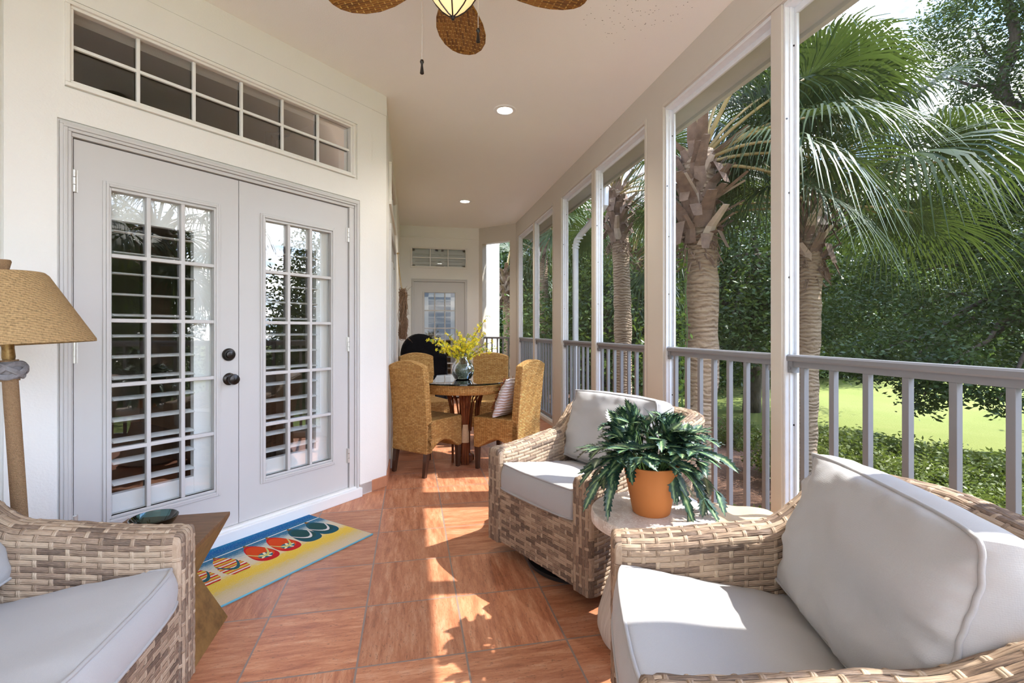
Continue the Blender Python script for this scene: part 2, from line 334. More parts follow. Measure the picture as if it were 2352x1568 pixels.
s = S('rattan_pole'); p = s.obj(); n = s.noise(s.sc(p, (60,60,4)), 1.0, 4); M['rattan_pole'] = s.set(s.ramp(n, [(.3,(.07,.018,.008)), (.6,(.20,.055,.018)), (.8,(.34,.12,.04))]), .22)
s = S('lamp_neck'); n = s.noise(s.obj(), 35, 4, .7); M['lamp_neck'] = s.set(s.ramp(n, [(.35,(.10,.05,.015)), (.6,(.36,.21,.06)), (.8,(.5,.34,.13))]), .35, .3)
plain('knot_grey', (.25,.23,.235), .45, var=.5, vs=90)
# plants
def leaf(name, a, b, tr=.25, rough=.42, scale=3, spec=.4):
    s = S(name); n = s.noise(s.geo(), scale, 4, .7); oi = s.n('ObjectInfo').outputs['Random']
    c = s.mix(s.ramp(n, [(.35, 0.0), (.65, 1.0)]), a, b)
    s.set(c, rough, spec=spec); tl = s.n('BsdfTranslucent', {'Color': s.mix(.5, c, (.35,.5,.06))})
    mx_ = s.n('MixShader', {0: tr, 1: s.b.outputs[0], 2: tl.outputs[0]}); s.t.links.new(mx_.outputs[0], s.out.inputs[0]); M[name] = s.mat
leaf('palm_leaf', (.020,.042,.016), (.065,.095,.034), .11, .5, 2.5, .32)
leaf('oak_leaf', (.020,.046,.016), (.075,.125,.036), .14, .36, 1.2)
leaf('oak_leaf_light', (.035,.075,.022), (.12,.18,.045), .2, .42, 1.0)
leaf('shrub_leaf', (.06,.095,.02), (.21,.24,.055), .25, .5, 2.0)
leaf('vine_leaf', (.10,.22,.03), (.24,.36,.06), .35, .5, 6)
s = S('fern_leaf'); u, v, _ = s.xyz(s.uv()); n = s.noise(s.obj(), 45, 3)
mid = s.m('ADD', s.m('ABSOLUTE', v), s.m('MULTIPLY', s.m('SUBTRACT', n, .5), .5))
c = s.ramp(mid, [(.0,(.36,.44,.24)), (.16,(.16,.27,.11)), (.42,(.045,.105,.055)), (.75,(.025,.06,.045))]); M['fern_leaf'] = s.set(c, .38, spec=.5)
plain('petiole', (.30,.22,.08), .5, var=.4, vs=8); plain('boot', (.23,.155,.115), .85, var=.55, vs=14, bump=.6, bs=60, bd=.01); plain('boot_pale', (.52,.42,.34), .8, var=.3, vs=14)
s = S('palm_trunk'); p = s.geo(); x, y, z = s.xyz(p); n0 = s.noise(p, 6, 3); rg = s.m('SINE', s.m('ADD', s.m('MULTIPLY', z, 120.0), s.m('MULTIPLY', n0, 16.0))); n = s.noise(s.sc(p, (3,3,30)), 2.0, 5, .7)
s.bump(s.m('ADD', rg, s.m('MULTIPLY', n, 2.0)), .8, .012); M['palm_trunk'] = s.set(s.ramp(s.m('MULTIPLY_ADD', rg, .08, n), [(.28,(.16,.10,.065)), (.48,(.40,.29,.20)), (.7,(.52,.41,.30))]), .9)
s = S('bark'); p = s.geo(); n = s.noise(s.sc(p, (8,8,2)), 2.0, 6, .7); s.bump(n, .9, .03); M['bark'] = s.set(s.ramp(n, [(.3,(.05,.04,.032)), (.7,(.19,.155,.125))]), .9)
s = S('lawn'); p = s.geo(); n = s.noise(p, .25, 4, .6); n2 = s.noise(p, 25, 4, .7); c = s.mix(n2, s.ramp(n, [(.35,(.19,.24,.065)), (.6,(.30,.325,.11)), (.75,(.36,.34,.15))]), (.25,.30,.08)); s.bump(n2, .8, .04); M['lawn'] = s.set(c, .9, spec=.1)
# ================================================================ SETTING
H = 3.0; XR = 1.72; XO = 1.80; YE = 8.5; XL = -0.191; PC = Vector((-.191, 3.85, 0)); DRZ = math.radians(-135)
def struct(o): o['kind'] = 'structure'; return o
def wallmb(mb, length, height, th, holes, s0=0.0, side=-1, z0=0.0):
    """local x along the wall, thickness to y = side*th, holes (s0,s1,z0,z1)"""
    xs = sorted({s0, length, *[h[0] for h in holes], *[h[1] for h in holes]}); zs = sorted({z0, height, *[h[2] for h in holes], *[h[3] for h in holes]})
    y0, y1 = (0, side*th) if side > 0 else (side*th, 0)
    for a, b in zip(xs, xs[1:]):
        run = None
        for c, d in zip(zs, zs[1:]):
            solid = not any(h[0]-1e-6 <= a and b <= h[1]+1e-6 and h[2]-1e-6 <= c and d <= h[3]+1e-6 for h in holes)
            if solid: run = (run[0], d) if run else (c, d)
            if (not solid or d == zs[-1]) and run: mb.box((a, y0, run[0]), (b, y1, run[1])); run = None
    return mb
# floor and ceiling
foot = [(-1.80,-1.6),(XO,-1.6),(XO,8.02),(1.24,8.66),(-.35,8.66),(-.35,3.95),(-1.80,2.45)]
struct(MB().prism(foot, -.12, 0).build('floor', M['floor_tile'], smooth=False))
struct(MB().prism([(-1.82,-1.6),(2.05,-1.6),(2.05,8.12),(1.4,8.8),(-.4,8.8),(-.4,3.97),(-1.82,2.45)], H, H+.12).build('ceiling', M['ceiling'], smooth=False))
# wall with the french doors: local x runs from the corner back towards the camera, local y into the porch
DH = [(.30,1.865,0,2.095), (.327,1.858,2.31,2.655)]
mb = wallmb(MB(), 2.07, H, .14, DH)
mb.box((.0,0,2.85),(2.07,.006,3.0))
wallmb(mb, 2.07, 2.845, .012, [(.26,1.905,0,2.14), (.282,1.88,2.285,2.685)], s0=.15, side=1, z0=.09)
struct(mb.build('wall_door', M['stucco'], smooth=False, loc=PC, rz=DRZ))
mb = MB(); mb.box((.004,0,0),(.262,.012,.082)); struct(mb.build('baseboard_door', M['base_tile'], smooth=False, loc=PC, rz=DRZ, bevel=.003))
# near left wall
struct(MB().box((-1.794,-1.6,0),(-1.654,2.387,H)).build('wall_left', M['stucco'], smooth=False))
# far left wall, along the dining end
LW0, LW1 = .50, 1.90
mb = MB(); mb.M = Matrix.Translation((XL,3.85,0)) @ Matrix.Rotation(PI/2, 4, 'Z'); wallmb(mb, YE-3.85+.14, H, .14, [(LW0,LW1,.0,2.1), (LW0,LW1,2.31,2.655)], s0=.0, side=1)
struct(mb.build('wall_dining', M['stucco'], smooth=False))
mb = MB(); mb.box((XL,3.86,0),(XL+.012,4.33,.082)); mb.box((XL,5.82,0),(XL+.012,YE,.082)); struct(mb.build('baseboard_dining', M['base_tile'], smooth=False, bevel=.003))
# end wall
mb = MB(); mb.M = Matrix.Translation((XL,YE,0)); wallmb(mb, 1.17-XL, H, .14, [(.21,1.135,0,2.07), (.197,1.13,2.30,2.62)], side=1)
mb.box((0,-.014,2.80),(1.36,0,2.812)); struct(mb.build('wall_end', M['panel_white'], smooth=False))
# angled corner with its open bay
a = Vector((1.17,YE,0)); b = Vector((XR,7.95,0)); L = (b-a).length
mb = MB(); mb.M = Matrix.Translation(a) @ Matrix.Rotation(math.atan2(b.y-a.y, b.x-a.x), 4, 'Z'); wallmb(mb, L, H, .12, [(.075,.655,.05,2.72)], side=1)
struct(mb.build('wall_corner', M['beige'], smooth=False))
# right wall: beam, posts and kerb in one, openings per half bay
BAYS = [(6.79,7.776),(5.773,6.72),(4.466,5.418),(3.352,4.375),(2.057,3.077),(.86,1.986),(-.32,.58),(-1.36,-.40)]
MULL = [(6.72,6.79),(4.375,4.466),(1.986,2.057),(-.40,-.32)]
mb = MB(); mb.M = Matrix.Translation((XR,0,0)) @ Matrix.Rotation(PI/2, 4, 'Z')
holes = [(y0,y1,.045,2.75) for y0, y1 in BAYS]
wallmb(mb, 7.95, H, .08, [(5.773,7.776,.045,2.75),(3.352,5.418,.045,2.75),(.86,3.077,.045,2.75),(-1.36,.58,.045,2.75)], s0=-1.6, side=-1)
struct(mb.build('wall_right', M['beige'], smooth=False))
mb = MB()
for y0, y1 in BAYS:      # thin moulding lines around each opening
    pass
for k, (y0, y1) in enumerate(MULL):
    mb = MB(); mb.box((XR,y0,.045),(XR+.05,y1,2.75)); struct(mb.build('trim_%d' % (k+1), M['beige'], smooth=False, bevel=.004))
for k, (y0, y1) in enumerate([(5.773,7.776),(3.352,5.418),(.86,3.077)]):
    mb = MB(); t = .028
    mb.box((XR-.008,y0-t,.045),(XR,y0,2.75+t)); mb.box((XR-.008,y1,.045),(XR,y1+t,2.75+t)); mb.box((XR-.008,y0,2.75),(XR,y1,2.75+t))
    struct(mb.build('trim_%d' % (k+5), M['beige'], smooth=False, bevel=.003))
# screened openings: white aluminium channel frame and the insect screen on its outside
for k, (y0, y1) in enumerate(BAYS):
    nm = 'window_%d' % (k+4); xo0, xo1 = XR+.010, XR+.076
    mb = MB(); t = .012
    mb.box((xo0,y0,.065),(xo1,y0+t,2.73)); mb.box((xo0,y1-t,.065),(xo1,y1,2.73)); mb.box((xo0,y0,2.73),(xo1,y1,2.75)); mb.box((xo0,y0,.045),(xo1,y1,.065))
    for yy, sg in ((y0+t,1),(y1-t,-1)):      # raised ribs of the channel
        mb.box((xo0+.022,min(yy,yy+sg*.006),.066),(xo0+.034,max(yy,yy+sg*.006),2.729)); mb.box((xo1-.016,min(yy,yy+sg*.014),.0905),(xo1-.0005,max(yy,yy+sg*.014),2.6995))
    mb.box((xo1-.0165,y0+t,2.70),(xo1-.0005,y1-t,2.7298)); mb.box((xo1-.0165,y0+t,.0652),(xo1-.0005,y1-t,.09))
    fr = struct(mb.build(nm, M['aluminium'], smooth=False, bevel=.002))
    MB().add([(xo1-.008,y0+.01,.06),(xo1-.008,y1-.01,.06),(xo1-.008,y1-.01,2.74),(xo1-.008,y0+.01,2.74)], [(0,1,2,3)]).build('insect_screen', M['insect_screen'], fr, smooth=False)
    if 2 <= k <= 5:
        mb = MB()
        for z in (.35,.75,1.05,1.45,1.85,2.2,2.55):
            for yy, sg in ((y0+t,1),(y1-t,-1)):
                xx = xo0+.008+.026*((z*10) % 2); mb.tube([(xx,yy,z),(xx,yy+sg*.0025,z)], .0045, 8)
        mb.build('screw', M['bronze'], fr)
# soffit and eave outside
struct(MB().box((XO,-1.6,2.765),(2.03,8.1,2.80)).build('trim_8', M['soffit'], smooth=False))
struct(MB().box((2.015,-1.6,2.74),(2.05,8.1,3.0)).build('trim_9', M['soffit'], smooth=False))
# ---------------------------------------------------------------- french doors
def frame_rect(mb, s0, s1, z0, z1, t, y0, y1, bottom=True):
    mb.box((s0,y0,z0),(s0+t,y1,z1)); mb.box((s1-t,y0,z0),(s1,y1,z1)); mb.box((s0+t,y0,z1-t),(s1-t,y1,z1))
    if bottom: mb.box((s0+t,y0,z0),(s1-t,y1,z0+t))
def muntins(mb, s0, s1, z0, z1, nx, nz, t, y0, y1):
    for i in range(1, nx): x = s0+(s1-s0)*i/nx; mb.box((x-t/2,y0,z0),(x+t/2,y1,z1))
    for j in range(1, nz): z = z0+(z1-z0)*j/nz; mb.box((s0,y0+.0005,z-t/2),(s1,y1-.0005,z+t/2))
# door casing and threshold (fixed to the wall)
mb = MB(); s0, s1, zt = .268, 1.897, 2.132
for d, t in ((.0,.018),(.012,.024),(.026,.019)):
    o = d
    mb.box((s0+o,0,0),(s0+o+.0135,t,zt-o-.014)); mb.box((s1-o-.0135,0,0),(s1-o,t,zt-o-.014)); mb.box((s0+o,0,zt-o-.0138),(s1-o,t,zt-o))
mb.box((s0+.041,-.09,.0),(.349,.011,2.0715)); mb.box((1.851,-.09,.0),(s1-.041,.011,2.0715)); mb.box((s0+.041,-.09,2.072),(s1-.041,.011,zt-.0412))
mb.box((.3492,-.06,.085),(.362,-.045,2.0712)); mb.box((1.838,-.06,.085),(1.8508,-.045,2.0712))
struct(mb.build('trim_10', M['door_grey'], smooth=False, loc=PC, rz=DRZ, bevel=.0025))
mb = MB(); mb.box((.262,-.1,0),(1.90,.045,.066)); mb.box((.30,-.1,.066),(1.88,.028,.080)); struct(mb.build('trim_11', M['white_paint'], smooth=False, loc=PC, rz=DRZ, bevel=.004))
def knob(mb, s, z, y):
    mb.M = Matrix.Translation((s,y,z)) @ Matrix.Rotation(-PI/2, 4, 'X')
    mb.lathe([(.0,0),(.034,0),(.035,.004),(.030,.009),(.016,.012),(.013,.030),(.018,.036),(.029,.045),(.031,.055),(.027,.066),(.012,.071),(0,.072)], 24); mb.M = Matrix.Identity(4)
def hinge(name, s, z, par, org):
    mb = MB(); 
    for k in range(3): mb.lathe([(0,0),(.0085,0),(.0085,.031),(0,.031)], 12, (s-org,.004,z-.05+k*.034))
    mb.box((s-org-.014,-.006,z-.05),(s-org+.014,.002,z+.052)); mb.build(name, M['brass_steel'], par)
def french_leaf(name, s0, s1, g0, g1, hand, knobs):
    """leaf from s0 to s1, glass from g0 to g1; door root at its base"""
    cx = s0; org = Vector((math.cos(DRZ), math.sin(DRZ), 0))*s0 + PC
    z0, z1 = .083, 2.066; h0, h1 = .315, 1.867
    mb = MB(); Y0, Y1 = -.044, -.002
    mb.box((0,Y0,z0),(g0-s0,Y1,z1)); mb.box((g1-s0,Y0,z0),(s1-s0,Y1,z1)); mb.box((g0-s0,Y0,z0),(g1-s0,Y1,h0)); mb.box((g0-s0,Y0,h1),(g1-s0,Y1,z1))
    d = struct(mb.build(name, M['door_grey'], smooth=False, loc=org, rz=DRZ))
    mb = MB(); a, b = g0-s0, g1-s0
    frame_rect(mb, a-.027, b+.027, h0-.040, h1+.038, .012, -.003, .006); frame_rect(mb, a-.015, b+.015, h0-.028, h1+.026, .012, -.003, .010); frame_rect(mb, a-.006, b+.006, h0-.012, h1+.010, .012, -.02, .004)
    mb.build('glazing_frame', M['door_grey'], d, smooth=False, bevel=.002)
    mb = MB(); muntins(mb, a+.004, b-.004, h0, h1, 3, 5, .019, -.028, .001); mb.build('muntin_grid', M['door_grey'], d, smooth=False, bevel=.003)
    MB().add([(a,-.024,h0),(b,-.024,h0),(b,-.024,h1),(a,-.024,h1)], [(0,1,2,3)]).build('glass_pane', M['glass'], d, smooth=False)
    # plantation shutter on the room side
    mb = MB(); sy0, sy1 = -.092, -.052
    st0, st1 = (.085, .028) if hand > 0 else (.085, .024)
    mb.box((a-.03,sy0,h0-.03),(a+st0,sy1,h1+.03)); mb.box((b-st1,sy0,h0-.03),(b+.03,sy1,h1+.03)); mb.box((a+st0,sy0,h0-.03),(b-st1,sy1,h0+.085)); mb.box((a+st0,sy0,h1-.13),(b-st1,sy1,h1+.03))
    sh = mb.build('shutter_frame', M['white_paint'], d, smooth=False, bevel=.002)
    n = 13; lo = h0+.085; hi = h1-.13
    for k in range(n):
        z = lo+(hi-lo)*(k+.5)/n; mb = MB(); mb.M = Matrix.Translation((0,-.072,z)) @ Matrix.Rotation(math.radians(-7), 4, 'X')
        q = [(-.042,0),(-.03,.0045),(0,.006),(.03,.0045),(.042,0),(.03,-.0045),(0,-.006),(-.03,-.0045)]
        mb.prism(q, a+st0+.002, b-st1-.002, 'x'); mb.build('louver', M['white_paint'], sh)
    for z in (.31, 1.10, 1.875): hinge('hinge', (s0 if hand > 0 else s1), z, d, s0)
    if knobs:
        mb = MB(); knob(mb, 1.168-s0, .922, -.002); mb.build('door_knob', M['bronze'], d)
        mb = MB(); mb.M = Matrix.Translation((1.171-s0,-.002,1.061)) @ Matrix.Rotation(-PI/2, 4, 'X'); mb.lathe([(0,0),(.036,0),(.036,.008),(.030,.016),(.022,.017),(.020,.024),(.010,.027),(0,.027)], 24); mb.build('deadbolt', M['bronze'], d)
    return d
french_leaf('door_1', .3545, 1.1115, .489, .961, +1, False)
french_leaf('door_2', 1.1155, 1.8455, 1.244, 1.715, -1, True)
# ---------------------------------------------------------------- transoms
def transom(name, loc, rz, s0, s1, z0, z1, nx, side, m='panel_white', bars=True):
    mb = MB(); f = side
    def bx(a, b): 
        (x0,y0,q0),(x1,y1,q1) = a, b; mb.box((x0,min(y0*f,y1*f),q0),(x1,max(y0*f,y1*f),q1))
    for o, t, dep in ((.030,.018,.022),(.012,.014,.010)):
        bx((s0-o,-.03,z0-o+t),(s0-o+t,dep,z1+o-t)); bx((s1+o-t,-.03,z0-o+t),(s1+o,dep,z1+o-t)); bx((s0-o,-.03,z1+o-t),(s1+o,dep,z1+o)); bx((s0-o,-.03,z0-o),(s1+o,dep,z0-o+t))
    o = struct(mb.build(name, M[m], smooth=False, loc=loc, rz=rz, bevel=.003))
    MB().add([(s0-.012,-.03*f,z0-.012),(s1+.012,-.03*f,z0-.012),(s1+.012,-.03*f,z1+.012),(s0-.012,-.03*f,z1+.012)], [(0,1,2,3)]).build('glass_pane', M['glass'], o, smooth=False)
    mb = MB(); muntins(mb, s0, s1, z0, z1, nx, 2, .016, min(-.026*f,-.008*f), max(-.026*f,-.008*f)); mb.build('muntin_grid', M['white_paint'], o, smooth=False, bevel=.003)
    return o
transom('window_1', PC, DRZ, .335, 1.850, 2.322, 2.648, 6, 1)
transom('window_2', Vector((XL,YE,0)), 0, .203, 1.124, 2.306, 2.614, 3, -1)
transom('window_3', Vector((XL,3.85,0)), PI/2, LW0+.02, LW1-.02, 2.33, 2.64, 6, -1)
# blinds behind the end transom
e_ = bpy.data.objects['window_2']; mb = MB()
mb.box((.2,.075,2.30),(1.13,.09,2.34)); mb.box((.2,.075,2.58),(1.13,.09,2.62))
for x in (.2,.60,.70,1.08): mb.box((x,.075,2.3),(x+.05,.092,2.62))
for z in (2.37,2.43,2.49,2.55): mb.box((.2,.072,z-.025),(1.13,.082,z+.03))
mb.build('shutter', M['white_paint'], e_, smooth=False)
# ---------------------------------------------------------------- end door
mb = MB(); a0, a1 = .19, 1.152
mb.box((a0,-.02,0),(a0+.045,.1,2.0398)); mb.box((a1-.045,-.02,0),(a1,.1,2.0398)); mb.box((a0,-.02,2.04),(a1,.1,2.088)); mb.box((a0+.012,-.026,0),(a0+.024,-.0205,2.0638)); mb.box((a1-.024,-.026,0),(a1-.012,-.0205,2.0638)); mb.box((a0+.012,-.026,2.064),(a1-.012,-.0205,2.076))
struct(mb.build('trim_12', M['door_grey'], smooth=False, loc=(XL,YE,0), bevel=.003))
mb = MB(); g0, g1, h0, h1 = .412, .938, .31, 1.85; s0, s1 = .236, 1.106
mb.box((s0,.0,.03),(g0,.042,2.037)); mb.box((g1,.0,.03),(s1,.042,2.037)); mb.box((g0,.0,.03),(g1,.042,h0)); mb.box((g0,0,h1),(g1,.042,2.037))
d = struct(mb.build('door_3', M['door_grey'], smooth=False, loc=(XL,YE,0)))
mb = MB(); frame_rect(mb, g0-.03, g1+.03, h0-.03, h1+.03, .025, -.008, .004); mb.build('glazing_frame', M['door_grey'], d, smooth=False, bevel=.003)
mb = MB(); muntins(mb, g0, g1, h0, h1, 3, 5, .018, 0, .022); mb.build('muntin_grid', M['door_grey'], d, smooth=False, bevel=.003)
MB().add([(g0,.02,h0),(g1,.02,h0),(g1,.02,h1),(g0,.02,h1)], [(0,1,2,3)]).build('glass_pane', M['glass'], d, smooth=False)
mb = MB(); mb.box((g0-.03,.06,h0-.03),(g0+.07,.1,h1+.03)); mb.box((g1-.07,.06,h0-.03),(g1+.03,.1,h1+.03)); mb.box((g0,.06,h0-.03),(g1,.1,h0+.07)); mb.box((g0,.06,h1-.07),(g1,.1,h1+.03))
sh = mb.build('shutter_frame', M['white_paint'], d, smooth=False)
for k in range(14):
    z = h0+.07+(h1-h0-.14)*(k+.5)/14; mb = MB(); mb.M = Matrix.Translation((0,.08,z)) @ Matrix.Rotation(math.radians(8), 4, 'X'); mb.box((g0+.07,-.04,-.005),(g1-.07,.04,.005)); mb.build('louver', M['white_paint'], sh, smooth=False)
for z in (.32,1.08,1.85):
    mb = MB(); mb.lathe([(0,0),(.008,0),(.008,.1),(0,.1)], 10, (s0-.004,-.004,z-.05)); mb.build('hinge', M['brass_steel'], d)
# ---------------------------------------------------------------- doors on the dining wall, seen edge on
def dl(name, s0, s1):
    mb = MB(); g0, g1, h0, h1 = s0+.13, s1-.13, .315, 1.867
    f = lambda a, b: mb.box((a[0],-b[1] if False else a[1],a[2]), b)
    mb.box((s0,.002,.083),(g0,.044,2.066)); mb.box((g1,.002,.083),(s1,.044,2.066)); mb.box((g0,.002,.083),(g1,.044,h0)); mb.box((g0,.002,h1),(g1,.044,2.066))
    d = struct(mb.build(name, M['door_grey'], smooth=False, loc=(XL,3.85,0), rz=PI/2))
    mb = MB(); frame_rect(mb, g0-.02, g1+.02, h0-.03, h1+.03, .02, -.008, .004); muntins(mb, g0, g1, h0, h1, 3, 5, .019, .0, .026); mb.build('muntin_grid', M['door_grey'], d, smooth=False, bevel=.003)
    MB().add([(g0,.024,h0),(g1,.024,h0),(g1,.024,h1),(g0,.024,h1)], [(0,1,2,3)]).build('glass_pane', M['glass'], d, smooth=False)
    mb = MB()
    for k in range(14): z = h0+(h1-h0)*(k+.5)/14; mb.box((g0,.06,z-.005),(g1,.12,z+.005))
    mb.build('shutter', M['white_paint'], d, smooth=False)
dl('door_4', LW0+.05, (LW0+LW1)/2-.002); dl('door_5', (LW0+LW1)/2+.002, LW1-.05)
mb = MB(); a0, a1 = LW0-.03, LW1+.03
mb.box((a0,-.02,.0802),(a0+.08,.09,2.0698)); mb.box((a1-.08,-.02,.0802),(a1,.09,2.0698)); mb.box((a0,-.02,2.07),(a1,.09,2.13)); mb.box((a0,-.04,0),(a1,.09,.08))
struct(mb.build('trim_13', M['door_grey'], smooth=False, loc=(XL,3.85,0), rz=PI/2, bevel=.003))
# ---------------------------------------------------------------- room behind the doors
mb = MB(); mb.M = Matrix.Translation(PC) @ Matrix.Rotation(DRZ, 4, 'Z')
mb.box((-.1,-4.6,0),(0,-.16,3.0)); mb.box((-.1,-4.7,0),(4.4,-4.6,3.0)); mb.box((4.3,-4.6,0),(4.4,-.16,3.0)); mb.box((2.05,-.16,0),(4.4,-.14,3.0))
struct(mb.build('wall_room', M['room_wall'], smooth=False))
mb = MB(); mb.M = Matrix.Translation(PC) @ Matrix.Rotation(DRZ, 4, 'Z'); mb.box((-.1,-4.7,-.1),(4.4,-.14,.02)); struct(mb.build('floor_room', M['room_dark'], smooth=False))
mb = MB(); mb.M = Matrix.Translation(PC) @ Matrix.Rotation(DRZ, 4, 'Z'); mb.box((-.1,-4.7,3.0),(4.4,-.14,3.1)); struct(mb.build('ceiling_room', M['room_wall'], smooth=False))
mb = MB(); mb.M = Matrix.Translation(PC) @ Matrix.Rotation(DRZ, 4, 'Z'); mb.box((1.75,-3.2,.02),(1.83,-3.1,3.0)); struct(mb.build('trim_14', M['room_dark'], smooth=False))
# dim rooms behind the dining wall and the end wall
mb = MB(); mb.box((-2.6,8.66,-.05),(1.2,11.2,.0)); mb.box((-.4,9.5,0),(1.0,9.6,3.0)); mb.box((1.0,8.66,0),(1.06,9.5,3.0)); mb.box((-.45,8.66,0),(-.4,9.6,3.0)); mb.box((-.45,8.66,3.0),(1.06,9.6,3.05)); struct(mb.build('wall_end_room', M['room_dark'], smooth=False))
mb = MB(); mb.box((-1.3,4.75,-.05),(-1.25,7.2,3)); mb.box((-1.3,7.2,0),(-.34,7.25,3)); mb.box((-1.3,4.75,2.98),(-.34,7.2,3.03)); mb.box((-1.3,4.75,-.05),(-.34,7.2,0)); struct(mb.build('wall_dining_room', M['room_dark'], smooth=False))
# ---------------------------------------------------------------- railings, one per half bay
BWHERE = ['in the farthest screened bay beside the corner post', 'in the second screened bay from the far corner', 'in the bay with the white downspout outside', 'in the bay with the palm trunk just left of the wide post', 'in the bay behind the potted plant and back armchair', 'in the nearest screened bay, behind the nearest armchair']
for k, (y0, y1) in enumerate(BAYS[:6]):
    X = XR+.042
    r = empty('porch_railing', (X, (y0+y1)/2, 0), 0, 'grey metal railing %s' % BWHERE[k], 'railing', 'grey metal porch railings')
    a, b = y0+.013-(y0+y1)/2, y1-.013-(y0+y1)/2
    mb = MB(); mb.prism([(-.024,1.055),(.024,1.055),(.027,1.062),(.027,1.078),(.020,1.085),(-.020,1.085),(-.027,1.078),(-.027,1.062)], a, b, 'y'); mb.box((-.014,a,1.028),(.014,b,1.055)); mb.build('top_rail', M['rail_grey'], r, smooth=False)
    MB().box((-.016,a,.085),(.016,b,.115)).build('bottom_rail', M['rail_grey'], r, smooth=False, bevel=.002)
    n = 7
    for i in range(n):
        y = a+(b-a)*(i+.5)/n; MB().box((-.0125,y-.0125,.115),(.0125,y+.0125,1.028)).build('baluster', M['rail_grey'], r, smooth=False, bevel=.0015)
    for y in (a, b):
        sg = 1 if y < 0 else -1; mb = MB(); mb.box((-.02,min(y,y+sg*.028),1.0),(.02,max(y,y+sg*.028),1.054)); mb.tube([(-.02,y+sg*.014,1.022),(-.026,y+sg*.014,1.022)], .007, 10); mb.build('bracket', M['rail_grey'], r, smooth=False)
# railing in the angled corner bay
d_ = (b_ := Vector((XR,7.95,0))) - (a_ := Vector((1.17,YE,0))); ang = math.atan2(d_.y, d_.x); mid = a_ + d_*(.365/d_.length) + Vector((math.cos(ang+PI/2), math.sin(ang+PI/2), 0))*.05
r = empty('porch_railing', mid, ang, 'short grey metal railing across the angled corner opening, white wall outside', 'railing', 'grey metal porch railings')
MB().box((-.288,-.02,1.05),(.288,.02,1.085)).build('top_rail', M['rail_grey'], r, smooth=False, bevel=.004)
MB().box((-.288,-.014,.085),(.288,.014,.115)).build('bottom_rail', M['rail_grey'], r, smooth=False)
for i in range(5): x = -.23+.115*i; MB().box((x-.011,-.011,.115),(x+.011,.011,1.05)).build('baluster', M['rail_grey'], r, smooth=False)
# ---------------------------------------------------------------- ceiling lights
for (x, y), lb in (((.748,3.88),'larger of the two round recessed ceiling lights, lit, over the armchair end of the porch'), ((.73,6.74),'smaller distant round recessed ceiling light, lit, over the dining end')):
    r = empty('recessed_light', (x,y,H), 0, lb, 'ceiling light', 'recessed ceiling lights')
    MB().lathe([(.060,-.002),(.064,-.008),(.090,-.007),(.094,0),(.060,.0)], 40, cap=False).build('trim_ring', M['white_paint'], r)
    MB().lathe([(0,-.0035),(.056,-.0045),(.061,-.001)], 40, cap=False).build('diffuser', M['lamp_disc'], r)
    l_ = bpy.data.lights.new('recessed_lamp', 'SPOT'); l_.energy = 22; l_.spot_size = 2.4; l_.spot_blend = .6; l_.shadow_soft_size = .05; l_.color = (1,.9,.76)
    lo = bpy.data.objects.new('lamp_beam', l_); C.objects.link(lo); lo.parent = r; lo.location = (0,0,-.03)
# ================================================================ FURNITURE
HR, CP, SW = .018, .042, .16
def weave_h(u, v):
    ru = v/HR; cu = u/CP; i = np.floor(ru); j = np.floor(cu); fv = ru-i; fu = cu-j
    wh = .5+.5*np.cos(PI*(cu-.5+i)); ws = .5+.5*np.cos(PI*(ru-.5+j+1))
    ph = np.sqrt(np.clip(1-((fv-.5)/.5)**2, 0, 1)); ps = np.sqrt(np.clip(1-((fu-.5)/SW)**2, 0, 1))
    return np.maximum((.45+.55*wh)*ph, (.05+ws)*ps)
def sstep(x, a, b): t = np.clip((x-a)/(b-a), 0, 1); return t*t*(3-2*t)
AW = .115; YB = .79; RC = .17
def set_width(w, yb=.79):
    global HX, YB, L1, L2, L3, LT
    YB = yb
    HX = w/2-AW/2; L1 = YB-RC; L2 = PI/2*RC; L3 = 2*(HX-RC); LT = 2*L1+2*L2+L3
set_width(.78)
def plan(s):
    """centre line of the arms and back: position and outward normal"""
    x = np.zeros_like(s); y = np.zeros_like(s); nx = np.zeros_like(s); ny = np.zeros_like(s)
    m = s < L1; x[m] = -HX; y[m] = s[m]; nx[m] = -1
    m = (s >= L1) & (s < L1+L2); q = (s[m]-L1)/RC; x[m] = -HX+RC-RC*np.cos(q); y[m] = L1+RC*np.sin(q); nx[m] = -np.cos(q); ny[m] = np.sin(q)
    m = (s >= L1+L2) & (s < L1+L2+L3); x[m] = -HX+RC+s[m]-L1-L2; y[m] = YB; ny[m] = 1
    m = (s >= L1+L2+L3) & (s < L1+2*L2+L3); q = (s[m]-L1-L2-L3)/RC; x[m] = HX-RC+RC*np.sin(q); y[m] = L1+RC*np.cos(q); nx[m] = np.sin(q); ny[m] = np.cos(q)
    m = s >= L1+2*L2+L3; x[m] = HX; y[m] = L1-(s[m]-L1-2*L2-L3); nx[m] = 1
    return x, y, nx, ny
